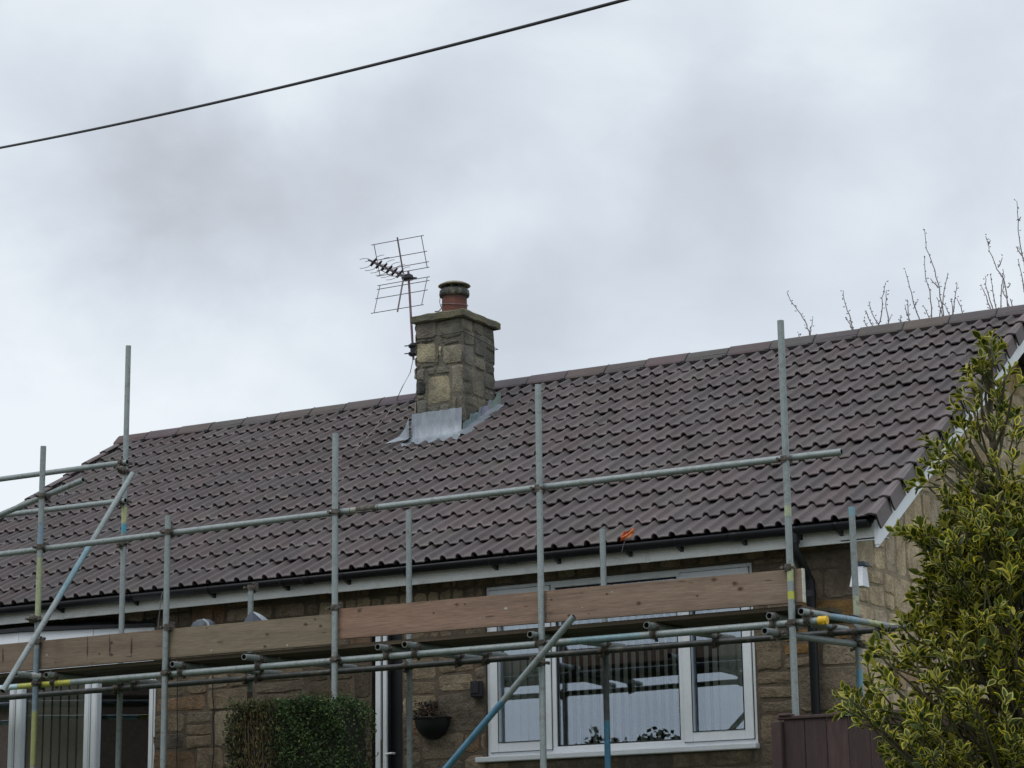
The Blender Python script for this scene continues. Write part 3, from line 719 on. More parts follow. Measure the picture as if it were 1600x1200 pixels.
# ---- door, open edge on to the street
door = MB()
dxa = -10.725
door.rbox((dxa-.004, 16.150, 1.70), (dxa+.046, 16.175, 3.93), .003)
door.rbox((dxa+.070, 16.150, 1.70), (dxa+.108, 16.175, 3.90), .003, (.95, .95, .95)); door.rbox((dxa+.020, 16.18, 1.7), (dxa+.10, 16.235, 3.92), .003, (.05, .05, .05))
door.rbox((dxa-.045, 16.215, 1.70), (dxa-.002, 16.27, 3.93), .004, (.25, .22, .2))
dooro = door.build('door', M_white, house); dooro['label'] = 'black door with white edge strips in a narrow doorway'
mb = MB(); mb.rbox((dxa+.049, 16.148, 2.72), (dxa+.067, 16.172, 3.02), .002); mb.build('lock_strip', M_clamp, dooro)
mb = MB(); mb.tube([(dxa+.10, 16.15, 2.90), (dxa+.15, 16.15, 2.905), (dxa+.155, 16.2, 2.905)], .009, 8); mb.build('handle', M_tube, dooro)
mb = MB(); mb.rbox((dxa-.05, 16.24, 1.6), (-10.49, 16.28, 3.95), .003); mb.build('leaf', M_black, dooro)

# ------------------------------------------------------------------ scaffold
OY, IY = 14.45, 15.60
RT = .0242
sc = thing('scaffold', 'galvanised steel tube scaffold with couplers standing along the front of the bungalow', 'scaffold', (-9.6, 15.0, GZ))
GAL = (.30, .335, .33)
BLU, YEL, LBL, PNK = (.07, .26, .42), (.55, .56, .10), (.40, .55, .58), (.36, .30, .33)
def tube(name, p, q_, bands=(), base=GAL, hollow=True, label=None, r=RT, bend=.004):
    p, q_ = Vector(p), Vector(q_); n = max(6, int((q_-p).length/.09)); pts = []; cols = []; b = rnd.uniform(-bend, bend); k = rnd.uniform(.90, 1.10)
    tsv = sorted(set([i/n for i in range(n+1)]+[t for bd in bands for t in (bd[0], bd[0]+.002, bd[1]-.002, bd[1])]))
    tsv = [t for t in tsv if 0 <= t <= 1]
    for t in tsv:
        pts.append(p.lerp(q_, t)+Vector((0, 0, -b*4*t*(1-t)))); c = tuple(v*k for v in base)
        for bd in bands:
            if bd[0]+.0005 < t < bd[1]-.0005 or (t in (0, 1) and bd[0] <= t <= bd[1]): c = bd[2]
        cols.append(c)
    mb = MB(); mb.tube(pts, r, 14, cols=cols, hollow=hollow); o_ = mb.build(name, M_tube, sc)
    if label: o_['label'] = label
    return o_
def coupler(p, d1, d2, off, flip=1):
    """right-angle coupler: p on tube 1, off = vector from tube 1 axis to tube 2 axis"""
    mb = MB(); p = Vector(p); d1 = Vector(d1).normalized(); d2 = Vector(d2).normalized(); off = Vector(off)
    for c, d, sg_ in ((p, d1, 1), (p+off, d2, -1)):
        mb.tube([c-d*.024, c+d*.024], RT+.006, 14); mb.tube([c-d*.010, c+d*.010], RT+.010, 14)
        e_ = off.normalized() if off.length > 1e-5 else Vector((0, 1, 0)); w = d.cross(e_).normalized()*flip
        mb.tube([c+w*(RT+.012)-e_*.03*sg_, c+w*(RT+.014)+e_*.03*sg_], .007, 6)
        mb.tube([c+w*(RT+.012)-e_*.045*sg_, c+w*(RT+.014)-e_*.028*sg_], .013, 6)
        mb.tube([c+w*(RT-.004), c+w*(RT+.028)], .010, 6)
        mb.tube([c-w*(RT-.002), c-w*(RT+.018)], .010, 6)
    if off.length > 1e-5: 
        mb.tube([p+off*.3, p+off*.7], .022, 8)
    return mb.build('coupler', M_clamp, sc)
X_, Y_, Zz = Vector((1, 0, 0)), Vector((0, 1, 0)), Vector((0, 0, 1))
GP = [(-12.955, 5.49, [(.30, .42, BLU), (.45, .62, YEL), (.0, .10, BLU), (.16, .36, YEL)]), (-11.605, 4.765, []), (-9.97, 5.25, []), (-8.165, 5.41, []), (-6.205, 5.62, [(.52, .535, YEL), (.55, .58, (.42, .46, .24)), (.66, .68, (.42, .46, .3))])]
z65 = lambda y: at(60, y, OY).z
def tz(z, top): return (z-GZ)/(top-GZ)
b65 = [(tz(z65(1195), 5.49), tz(z65(1108), 5.49), (.34, .35, .14)), (tz(z65(1108), 5.49), tz(z65(1010), 5.49), (.20, .26, .30)), (tz(z65(970), 5.49), tz(z65(870), 5.49), (.38, .41, .24)), (tz(z65(850), 5.49), tz(z65(815), 5.49), (.22, .30, .36))]
for i, (x, top, bd) in enumerate(GP):
    tube('upright', (x, OY, GZ-.02), (x+(.012 if i > 2 else 0), OY, top), b65 if i == 0 else bd, label='upright pole with yellow and blue paint, left end of the outer row' if i == 0 else None)
IPS = [(-13.02, 6.61), (-11.625, 4.33), (-10.035, 4.82), (-8.25, 4.49), (-6.185, 4.46)]
for i, (x, top) in enumerate(IPS):
    bd = []
    if i == 0: zt = lambda y: tz(at(195, y, IY).z, top); bd = [(zt(833), zt(818), (.10, .34, .46)), (zt(817), zt(790), (.48, .50, .26))]
    if i == 3: zt = lambda y: tz(at(947, y, IY).z, top); bd = [(-.1, zt(1125), (.10, .28, .42)), (zt(1125), zt(1020), (.13, .14, .14))]
    if i == 1: bd = [(-.1, .68, (.14, .10, .085))]
    if i == 4: zt = lambda y: tz(at(1340, y, IY).z, top); bd = [(zt(1090), zt(1045), (.18, .36, .46)), (zt(960), zt(930), (.42, .44, .3)), (zt(806), 1.1, (.22, .36, .40))]
    tube('upright', (x, IY, GZ-.02), (x, IY, top), bd)
for x, z in ((GP[0][0], 0), (GP[1][0], 0), (GP[2][0], 0), (GP[3][0], 0), (GP[4][0], 0)):
    coupler((x, OY, 4.63), Zz, X_, (0, .052, 0)); coupler((x, OY, 3.495), Zz, X_, (0, .052, 0), -1)
GY = OY+.052
tube('guard_rail', (-17.0, GY, 4.60), (-9.86, GY, 4.64)); tube('guard_rail', (-9.855, GY, 4.64), at(1315, 706, GY), [(.0, .06, (.40, .40, .33)), (.06, .065, (.1, .1, .1))])
mb = MB(); mb.tube([(-9.80, GY, 4.640), (-9.62, GY, 4.641)], RT+.004, 14); mb.tube([(-9.79, GY-.03, 4.615), (-9.64, GY-.03, 4.615)], .006, 6); mb.build('sleeve', M_clamp, sc)
tube('ledger', (-17.0, GY, 3.485), (-13.0, GY, 3.49), [(.88, .955, (.50, .66, .70)), (.955, 1.0, (.50, .50, .12))])
tube('ledger', (-12.995, GY, 3.49), at(1290, 969, GY), [(.0, .055, (.58, .56, .10)), (.72, .80, (.22, .33, .36))])
pe = at(1290, 969, GY); mb = MB(); mb.tube([pe+Vector((-.05, 0, .0)), pe+Vector((.012, 0, 0))], RT+.006, 14); mb.lathe((pe.x-.01, pe.y, pe.z), [(.02, -.028), (.03, 0), (.02, .028)], 12); mb.build('end_cap', M_yellow, sc)
tube('ledger', (-17.0, IY-.052, 3.53), at(1433, 979, IY-.052), base=(.085, .09, .088))  # inner ledger: shade under the platform put into its dark base colour
for x, top in IPS: coupler((x, IY, 3.54), Zz, X_, (0, -.052, 0))
# transoms over the ledgers, ends poking out to the street
for (px, py, Y0_, bl) in [(25, 1051, 14.2, [(.1, .2, (.8, .82, .84)), (.2, .3, (.45, .38, .2))]), (72, 1054, 14.40, []), (269, 1040, 14.38, []), (381, 1027, 14.30, []), (590, 1011, 14.36, []), (632, 1006, 14.34, [(.0, .015, (.3, .3, .25))]), (828, 993, 14.36, []), (1010, 979, 14.38, []), (1202, 965, 14.42, [])]:
    p = at(px, py, Y0_); p.z = 3.553; tube('transom', p, (p.x-.02, 15.86, 3.60), bl); coupler((p.x-.004, GY, 3.553), Y_, X_, (0, 0, -.055))
    coupler((p.x-.018, IY-.052, 3.592), Y_, X_, (0, 0, -.055), -1)
tube('transom', (-6.11, 14.40, 3.563), (-5.95, 15.80, 3.578), [(.28, .55, (.24, .36, .44)), (.66, .80, (.45, .47, .26)), (.88, 1.0, (.45, .45, .25))], label='blue and yellow painted cross tube at the right end')
tube('transom', (-6.33, 14.28, 3.435), (-6.17, 15.90, 3.462), label='lower cross tube at the right end'); 
coupler((-6.33+.016, OY, 3.437), Y_, Zz, (.06, .0, 0)); coupler((-6.2, IY, 3.455), Y_, Zz, (.04, 0, 0)); coupler((-6.0, IY-.052, 3.575), Y_, X_, (0, 0, -.05)); coupler((-6.105, GY, 3.56), Y_, X_, (0, 0, -.05))
# braces
pa, pb = at(207, 740, 15.50), at(4, 1080, 13.86)
tube('brace', pa, pb, [(.36, .60, (.22, .34, .38))], label='long diagonal tube with blue paint at the left end')
coupler((IPS[0][0], IY, at(197, 738, IY).z), Zz, (pb-pa), (.05, -.11, 0)); coupler((GP[0][0], OY, z65(968)), Zz, (pb-pa), (.0, -.06, 0))
coupler((GP[0][0], OY, z65(1003)), Zz, X_, (.0, .05, 0))
pa, pb = at(897, 963, 14.33), Vector((-10.05, 14.36, GZ)); pm = at(697, 1200, 14.35); pb = pm+(pm-pa).normalized()*1.25
tube('brace', pa, pb, [(.30, 1.0, (.12, .27, .38))], label='diagonal tube with its lower half painted blue, in front of the wide window')
coupler((GP[3][0], OY, at(843, 1036, OY).z), Zz, pb-pa, (.0, -.065, 0))
# inner rails at the left end and the raking tube
tube('inner_rail', (-17.0, IY-.052, 5.545), at(199, 722, IY-.052)); tube('inner_rail', (-17.0, IY-.052, 5.20), at(196, 782, IY-.052))
coupler((IPS[0][0], IY, 5.535), Zz, X_, (0, -.052, 0)); coupler((IPS[0][0], IY, 5.19), Zz, X_, (0, -.052, 0))
pa = at(130, 750, OY+.06); pb = at(0, 804, OY+.06); pb = pb+(pb-pa)*1.2
tube('raking_tube', pa, pb); coupler((GP[0][0], OY, at(64, 775, OY).z), Zz, pb-pa, (0, .055, 0))
coupler((IPS[0][0], IY, at(190, 850, IY).z), Zz, X_, (0, -.04, 0))
for (x, z, y) in [(at(262, 985, OY).x, 3.86, OY), (at(523, 953, OY).x, 3.89, OY), (at(1233, 893, OY).x, 3.875, OY)]:
    coupler((x, y, z), Zz, X_, (0, .03, 0))
# short tube hanging by the fascia
# (the inner upright at the second bay carries a coupler at its head)
coupler((IPS[1][0], IY, 4.31), Zz, X_, (0, .05, 0))

# boards
def knots(r, n=10): return [(r.uniform(0, 1), r.uniform(.1, .9)) for _ in range(n)]
def board(name, xa, xb, y0, y1, z0, z1, base, label, group, cat='scaffold board', za=0, zb_=0, ends=None, fade=None, stains=()):
    r = random.Random(int(xa*1000)+int(y0*77)+int(z0*13)); mb = MB(); vert = (z1-z0) > (y1-y0)
    n = max(12, int((xb-xa)/.05)); m = 12 if vert else 4; P = []; cols = []
    kn = [(xa+(xb-xa)*a, b) for a, b in knots(r, int((xb-xa)*4))]
    warp = [r.uniform(-.003, .003) for _ in range(6)]
    for i in range(n+1):
        x = xa+(xb-xa)*i/n; t = i/n; w = math.sin(t*6+warp[0]*900)*.004; dz = za*(1-t)+zb_*t
        sec = []
        for j in range(m+1): sec.append((y0+w, z0+(z1-z0)*j/m, j/m))
        sec += [(y1+w, z1, 1), (y1+w, z0, 0)]
        for (y, z, v) in sec:
            P.append(Vector((x, y, z+dz))); c = base if not fade else tuple(a*(1-t)+b*t for a, b in zip(base, fade))
            g_ = 1+.05*math.sin(x*2.1+v*9+warp[1]*1000)+r.uniform(-.04, .04)
            for kx, kv in kn:
                d2 = ((x-kx)/.022)**2+((v-kv)*(z1-z0)/.016)**2 if vert else 9
                if d2 < 0: g_ *= .55
            if vert and v < .08: g_ *= .8
            cols.append(tuple(q_*g_ for q_ in c))
    s = m+3
    fs = [(i*s+j, (i+1)*s+j, (i+1)*s+(j+1) % s, i*s+(j+1) % s) for i in range(n) for j in range(s)]
    fs += [tuple(range(s)), tuple(range(n*s, (n+1)*s))[::-1]]
    mb.add(P, fs, cols)
    if vert:
        def blot(cx_, cz_, rx, rz_, col, lift=.0009, jag=.15):
            k_ = 12; t_ = (cx_-xa)/(xb-xa); w_ = math.sin(t_*6+warp[0]*900)*.004
            Q = [(cx_+rx*math.cos(a_)*(1+r.uniform(-jag, jag)), y0+w_-lift, cz_+rz_*math.sin(a_)*(1+r.uniform(-jag, jag))+za*(1-t_)+zb_*t_) for a_ in [2*math.pi*i/k_ for i in range(k_)]]
            mb.add(Q, [tuple(range(k_))], col)
        for _ in range(int((xb-xa)*3.2)):
            cx_ = r.uniform(xa+.05, xb-.05); cz_ = z0+(z1-z0)*r.uniform(.1, .9); q1 = r.uniform(.006, .016); c1_ = tuple(v*.62 for v in base); c2_ = tuple(v*.34 for v in base)
            blot(cx_, cz_, q1*1.7, q1, c1_, .0016); blot(cx_, cz_, q1*.9, q1*.6, c2_, .0028)
        for _ in range(int((xb-xa)*2.5)):
            cx_ = r.uniform(xa+.05, xb-.05); blot(cx_, z0+(z1-z0)*r.uniform(.05, .95), r.uniform(.01, .05), r.uniform(.002, .004), tuple(v*.5 for v in base), .002)
        for _ in range(int((xb-xa)*1.6)):
            cx_ = r.uniform(xa+.05, xb-.05); blot(cx_, z0+(z1-z0)*r.uniform(.05, .95), r.uniform(.004, .014), r.uniform(.003, .010), (.42, .40, .36), .002, .4)
        for (sx_, ln_) in stains: blot(sx_, z0+(z1-z0)*.6, .006, (z1-z0)*ln_, tuple(v*.42 for v in base), .002, .6); blot(sx_+.006, z0+(z1-z0)*.5, .004, (z1-z0)*ln_*.6, tuple(v*.3 for v in base), .003, .5)
    if ends:
        xe = xb if ends > 0 else xa
        mb.box((xe-.005, y0-.0015, z0+zb_-.001), (xe+.002, y1+.0015, z1+zb_+.0015), (.62, .62, .52))
    o_ = mb.build(name, M_wood, None); return tag(o_, label, cat, group)
TY = OY+.0255
g1 = 'scaffold boards stood on edge as the toe board'
board('toe_board', -16.2, at(264, 985, TY).x, TY, TY+.038, 3.615, 3.85, (.22, .165, .12), 'grey brown board on edge at the far left with three dark vertical stains', g1, stains=[(at(137, 1000, TY).x, .33), (at(172, 1000, TY).x, .3), (at(206, 1000, TY).x, .36), (at(5, 1000, TY).x, .25)])
board('toe_board', at(264.5, 985, TY).x, at(518, 960, TY).x, TY, TY+.038, 3.62, 3.85, (.235, .185, .13), 'short weathered board on edge between the second and third outer poles', g1)
board('toe_board', at(529, 960, TY).x, -6.12, TY, TY+.038, 3.655, 3.885, (.31, .19, .135), 'long orange brown board on edge in front of the wide window', g1, zb_=-.018, ends=1, fade=(.27, .20, .15))
g2 = 'scaffold boards laid flat as the walkway'
YB = [14.52, 14.75, 14.98, 15.21, 15.44-.12*0]
for row in range(4):
    ofs = [0, -.4, .3, -.2][row]
    ed = [-17.3, -13.9+ofs, -10.02+ofs*.5, -6.15 if row == 0 else -6.1-ofs*.15]
    for s in range(3):
        lab = '%s walkway board in from the street, %s' % (['', 'second', 'third', 'innermost'][row], ['at the left end', 'in the middle of the run', 'at the right end'][s]) if row else ['outermost walkway board at the left, dark edge under the stained toe board', 'outermost walkway board in the middle, yellow marked edge under the short toe board', 'outermost walkway board at the right, pale edge under the orange brown toe board'][s]
        base = (.12, .088, .06) if row == 0 else (.07, .052, .04)  # timber darkened, inner rows most: shade of the underside put into the colour
        board('walkway_board', ed[s]+.004, ed[s+1]-.004, YB[row], YB[row]+.222, 3.584+.0, 3.613, tuple(v*rnd.uniform(.85, 1.1) for v in base), lab, g2, za=-.0, zb_=.0 if s < 2 else .012)

# ------------------------------------------------------------------ aerial on the stack
ax, ay = -12.13, 18.93
aer = thing('tv_aerial', 'rooftop television aerial with a two panel mesh reflector, on a mast strapped to the chimney', 'aerial', (ax, ay, 7.0))
mb = MB(); mtop = at(638, 424, ay); mbot = at(646, 562, ay); mb.tube([mbot, mtop], .0125, 10, (1.3, .95, 1.05)); mb.build('mast', M_alum, aer)
mb = MB()
for yy in (541, 553):
    b_ = at(645, yy, ay); mb.rbox((b_.x-.035, ay-.03, b_.z-.018), (b_.x+.10, ay+.03, b_.z+.018), .004)
    mb.tube([(b_.x-.075, ay-.035, b_.z+.005), (b_.x+.05, ay-.035, b_.z-.004)], .006, 6); mb.tube([(b_.x-.01, ay-.05, b_.z), (b_.x-.01, ay+.04, b_.z)], .008, 6)
mb.rbox((at(645, 547, ay).x-.02, ay-.02, at(645, 553, ay).z-.03), (at(645, 547, ay).x+.08, ay-.008, at(645, 541, ay).z+.03), .003)
mb.build('bracket', M_black, aer)
hub = at(637, 434, ay)
mb = MB(); mb.rbox((hub.x-.05, ay-.05, hub.z-.03), (hub.x+.055, ay+.03, hub.z+.03), .01); mb.tube([hub+Vector((.0, 0, 0)), hub+Vector((.09, .03, -.012))], .012, 8); mb.build('clamp', M_black, aer)
# boom comes towards the street
bl = .62; bdir = Vector((-.02, -1, .03)).normalized()
mb = MB(); mb.tube([hub+Vector((0, -.02, 0)), hub+bdir*(bl+.08)], .008, 8); mb.build('boom', M_alum, aer)
for side, nm in ((1, 'reflector'), (-1, 'reflector')):
    mb = MB(); ix, hw = hub.x-.018, .315
    inn = Vector((ix, ay-.05, hub.z+side*.045+(.01 if side > 0 else 0))); out = Vector((ix, ay-.16, hub.z+side*.36))
    for t in ((0, .17, .50, 1) if side > 0 else (0, .14, .48, 1)):
        c = inn.lerp(out, t); j = rnd.uniform(-.008, .008); mb.tube([c+Vector((-hw-j, 0, 0)), c+Vector((hw-j, 0, 0))], .0042, 6)
    for sx_ in (-1, 1): mb.tube([inn+Vector((sx_*(hw-.03), 0, 0)), out+Vector((sx_*(hw-.03), 0, 0))], .0042, 6)
    mb.tube([inn+Vector((0, -.004, -.02*side)), out+Vector((0, -.004, .03*side))], .0085, 8); mb.build(nm, M_alum, aer)
for k in range(6):
    mb = MB(); c = hub+bdir*(.16+k*.092); s_ = .034
    mb.add([c+Vector((-s_, 0, s_)), c+Vector((0, -.01, .008)), c+Vector((s_, 0, s_)), c+Vector((.008, -.01, 0)), c+Vector((s_, 0, -s_)), c+Vector((0, -.01, -.008)), c+Vector((-s_, 0, -s_)), c+Vector((-.008, -.01, 0))]
           + [c+Vector((-s_, .03, s_)), c+Vector((0, .03, .008)), c+Vector((s_, .03, s_)), c+Vector((.008, .03, 0)), c+Vector((s_, .03, -s_)), c+Vector((0, .03, -.008)), c+Vector((-s_, .03, -s_)), c+Vector((-.008, .03, 0))],
           [tuple(range(8)), tuple(range(15, 7, -1))]+[(i, 8+i, 8+(i+1) % 8, (i+1) % 8) for i in range(8)], (.3, .25, .3))
    for sx_ in (-1, 1):
        for sz in (-1, 1):
            mb.tube([c+Vector((sx_*.015, 0, sz*.015)), c+Vector((sx_*.05, -.005, sz*.042)), c+Vector((sx_*.10, -.012, sz*.050)), c+Vector((sx_*.145, -.015, sz*.046))], .0030, 5)
    mb.build('director', M_alum, aer)
mb = MB(); mb.tube([hub+Vector((.01, -.1, -.01)), hub+Vector((-.01, -.3, -.05)), hub+Vector((-.03, -.42, -.02))], .004, 6)
pp = [mbot+Vector((0, 0, .02)), at(641, 582, 18.7), at(628, 606, 18.2)]
ra = [(620, 624), (600, 655), (575, 682), (555, 705)]
def on_roof(px, py, h=.05):
    d = ray(px, py); n_ = Vector((0, -TS, TC)); p0_ = Vector((0, EY, EZ))+n_*h; t = (p0_-Vector((0, 0, CZ))).dot(n_)/d.dot(n_); return Vector((0, 0, CZ))+d*t
pp += [on_roof(*a) for a in ra]; mb.tube(pp, .0045, 6); mb.build('coax_cable', M_coax, aer)

# ------------------------------------------------------------------ small things on the wall and gutter
oc = MB(); a, b = at(0, 231, 15.5*.711), at(975, 0, 10*.8365)
a = Vector((0, 0, CZ))+ray(0, 231).normalized()*15.5; b = Vector((0, 0, CZ))+ray(975, 0).normalized()*10.2
pts = []
for i in range(61):
    t = -.6+2.2*i/60; p = a.lerp(b, t); p.z += .035*((2*t-1)**2-1); pts.append(p)
oc.tube(pts, .0084, 8); o = oc.build('overhead_cable', M_cable); tag(o, 'black cable crossing the sky above the roof', 'cable')

mb = MB(); r = random.Random(8)
rc = on_roof(984, 836, .05)+Vector((0, -.04, -.012)); P = []
for i in range(5):
    for j in range(4): P.append(rc+Vector((-.055+.027*i+.006*j+r.uniform(-.006, .006), -.02+r.uniform(-.012, .012), -.035+.018*j+.008*i+r.uniform(-.006, .006))))
mb.add(P, [(i*4+j, (i+1)*4+j, (i+1)*4+j+1, i*4+j+1) for i in range(4) for j in range(3)], [tuple(v*r.uniform(.7, 1.3) for v in (1, 1, 1)) for _ in P]); 
mb.add([p+Vector((0, .008, 0)) for p in P], [(i*4+j, i*4+j+1, (i+1)*4+j+1, (i+1)*4+j) for i in range(4) for j in range(3)])
mb.tube([rc+Vector((-.01, -.03, -.05)), rc+Vector((-.015, -.055, -.10)), rc+Vector((-.02, -.06, -.14))], .006, 6, (.03, .05, .1))
tag(mb.build('rag', M_rag), 'crumpled orange scrap caught on the edge of the gutter', 'rag')

# white lamp at the corner of the house
lm = thing('wall_lamp', 'white floodlight box with a grey top on the right corner of the front wall', 'lamp', (-6.36, 16.08, 4.0))
c0, c1 = at(1328, 900, 16.05), at(1354, 900, 16.05); zt_, zb2 = at(1341, 885, 16.05).z, at(1341, 917, 16.05).z
mb = MB(); w0, w1 = (c1.x-c0.x)*.30, (c1.x-c0.x)*.40; cx = (c0.x+c1.x)/2
mb.add([(cx-w1, 16.0, zb2), (cx+w1, 16.0, zb2), (cx+w0, 16.05, zt_), (cx-w0, 16.05, zt_), (cx-w1, 16.13, zb2), (cx+w1, 16.13, zb2), (cx+w0, 16.13, zt_), (cx-w0, 16.13, zt_)],
       [(0, 1, 2, 3), (7, 6, 5, 4), (0, 4, 5, 1), (1, 5, 6, 2), (3, 2, 6, 7), (0, 3, 7, 4)]); mb.build('housing', M_box, lm)
mb = MB(); mb.rbox((cx-.05, 16.04, zt_+.002), (cx+.06, 16.14, zt_+.035), .006, (8, 9, 9)); mb.rbox((cx-.085, 16.12, zt_-.04), (cx-.01, 16.19, zt_+.02), .005, (8, 9, 9)); mb.build('bracket', M_black, lm)
# black bell box
b0, b1 = at(737, 1065, 16.16), at(753, 1089, 16.16)
mb = MB(); mb.rbox((b0.x, 16.13, b1.z), (b1.x, 16.19, b0.z), .006); mb.rbox((b0.x+.012, 16.122, b1.z+.03), (b1.x-.012, 16.13, b0.z-.012), .003, (2.2, 2.0, 1.9)); tag(mb.build('bell_box', M_black), 'small black box fixed to the stone wall left of the wide window', 'box')
# wall basket with dry plants
hb = thing('wall_basket', 'black half round wall basket of dry plants beside the door', 'planter', at(670, 1130, 16.1))
p = at(671, 1122, 16.12); mb = MB(); n = 14; P = []
for k in range(6):
    ph = k/5*math.pi/2; rr_ = .165*math.cos(ph)
    for i in range(n+1):
        a = math.pi*i/n; P.append((p.x-rr_*math.cos(a), 16.185-rr_*.9*math.sin(a), p.z-.175*math.sin(ph)))
mb.add(P, [(k*(n+1)+i, k*(n+1)+i+1, (k+1)*(n+1)+i+1, (k+1)*(n+1)+i) for k in range(5) for i in range(n)], smooth=True)
mb.tube([(p.x-.17*math.cos(math.pi*i/n), 16.185-.155*math.sin(math.pi*i/n), p.z) for i in range(n+1)], .008, 6)
mb.add([(p.x-.16*math.cos(math.pi*i/n), 16.185-.14*math.sin(math.pi*i/n), p.z-.01) for i in range(n+1)], [tuple(range(n+1))]); mb.build('bowl', M_black, hb)
mb = MB(); r = random.Random(5)
for i in range(420):
    x = r.uniform(-.12, .10); z = r.uniform(-.02, .13)*(1 if abs(x) < .09 else .35); y = 16.15-r.uniform(0, .12); c = Vector((p.x+x+.01, y, p.z+z)); a = Vector((r.uniform(-1, 1), r.uniform(-1, 1), r.uniform(-1, 1))).normalized(); b = a.cross(Vector((r.uniform(-1, 1), r.uniform(-1, 1), .3))).normalized()
    mb.add([c, c+a*.02+b*.007, c+a*.035, c+a*.02-b*.007], [(0, 1, 2, 3)], tuple(v*r.uniform(.6, 1.7) for v in (1, 1, 1)))
for i in range(14):
    x = r.uniform(-.1, .1); mb.tube([(p.x+x*.6, 16.12, p.z-.02), (p.x+x, 16.10, p.z+r.uniform(.06, .12))], .003, 4)
mb.build('dry_plants', M_soil, hb)
# cables down the wall
for px, lab, a_, b_ in ((277, 'thin black cable running down the stone wall right of the bow window', 1040, 1200), (333, 'black cable running down the wall left of the hedge', 1045, 1200)):
    mb = MB(); r = random.Random(px); pts = [at(px+r.uniform(-1.5, 1.5), y, 16.165) for y in range(a_-90, b_+60, 22)]; mb.tube(pts, .0055 if px == 333 else .004, 6); tag(mb.build('wall_cable', M_cable), lab, 'cable')
mb = MB(); mb.tube([at(254, 925, 15.82), at(251, 940, 15.83), at(249, 960, 15.86), at(246, 990, 15.9)], .004, 6); tag(mb.build('loose_wire', M_coax), 'thin wire hanging loose from the gutter above the bow window', 'wire')
# sheets / tubs half hidden behind the toe board
def sheet(name, apex, left, right, flap, Y, lab):
    mb = MB(); A = at(*apex, Y); Lp = at(*left, Y-.05); Rp = at(*right, Y-.10); Bk = at(*right, Y+.25); Bk.z = Lp.z; Fp = at(*flap, Y+.05)
    def curve(p, q_, n=5, bul=.004): return [p.lerp(q_, i/n)+Vector((0, -bul*math.sin(math.pi*i/n), bul*math.sin(math.pi*i/n))) for i in range(n+1)]
    l = curve(A+Vector((-.015, 0, 0)), Lp); m = curve(A, Rp); rr_ = curve(A+Vector((.02, .02, 0)), Fp, bul=.022); m2 = curve(A+Vector((.012, .0, 0)), Fp+Vector((-.04, -.02, -.02)), bul=.01)
    mb.add(l+m, [(i, i+1, 7+i, 6+i) for i in range(5)], smooth=True, mi=0); mb.add(m+m2, [(i, i+1, 7+i, 6+i) for i in range(5)], (.5, .55, .7), smooth=True, mi=0); mb.add(m2+rr_, [(i, i+1, 7+i, 6+i) for i in range(5)], smooth=True, mi=1)
    bk = [v+Vector((.0, .22, -.02)) for v in l]; mb.add(l+bk, [(i, i+1, 7+i, 6+i) for i in range(5)], mi=0)
    mb.add(rr_+bk, [(i, i+1, 7+i, 6+i) for i in range(5)], mi=0)
    return tag(mb.build(name, [M_tarp, M_pale]), lab, 'sheet')
sheet('folded_sheet', (393, 956), (374, 985), (400, 985), (432, 980), 15.35, 'blue grey sheet with a pale flap, draped behind the toe board under the short pole')
mb = MB(); cx_ = at(318, 985, 15.5); n = 16; P = []
for k, (rr_, zz_) in enumerate([(.02, .115), (.06, .11), (.10, .085), (.125, .04), (.135, -.02), (.14, -.16)]):
    for i in range(n): a = 2*math.pi*i/n; P.append((cx_.x+rr_*math.cos(a), 15.5+rr_*.8*math.sin(a), cx_.z+zz_-.02))
mb.add(P, [(k*n+i, k*n+(i+1) % n, (k+1)*n+(i+1) % n, (k+1)*n+i) for k in range(5) for i in range(n)]+[tuple(range(n))], smooth=True, mi=0)
mb.tube([(cx_.x+.07, 15.40, cx_.z+.075), (cx_.x+.11, 15.41, cx_.z+.05), (cx_.x+.135, 15.42, cx_.z-.03), (cx_.x+.14, 15.42, cx_.z-.12)], .012, 8); 
for i in range(len(mb.f)-1, len(mb.f)-40, -1): mb.mi[i] = 1
tag(mb.build('upturned_tub', [M_tarp, M_pale]), 'rounded blue grey tub with a pale rim, just showing over the toe board', 'tub')

# ------------------------------------------------------------------ fence and hedge
fx0 = at(1208, 1130, 13.4).x; fzt = 2.755
fn = thing('fence_panel', 'dark red brown close boarded fence panel in front of the right end of the house', 'fence', (fx0, 13.4, GZ))
mb = MB(); x = fx0+.07; r = random.Random(4)
while x < fx0+2.4:
    w = .145; k = r.uniform(.8, 1.25); mb.rbox((x, 13.40+r.uniform(0, .006), GZ-.05), (x+w-.006, 13.42, fzt+r.uniform(-.004, .004)), .003, (k, k, k)); x += w
mb.build('boards', M_fence, fn)
for xp in (fx0, fx0+2.4):
    mb = MB(); mb.rbox((xp, 13.36, GZ-.1), (xp+.07, 13.44, fzt-.01), .005); mb.build('post', M_fence, fn)
mb = MB(); mb.rbox((fx0+.03, 13.385, fzt+.001), (fx0+2.45, 13.435, fzt+.022), .004, (1.2, 1.2, 1.2)); mb.rbox((fx0+.045, 13.37, fzt+.022), (fx0+.13, 13.45, fzt+.038), .004, (1.5, 1.5, 1.5)); mb.build('capping', M_fence, fn)

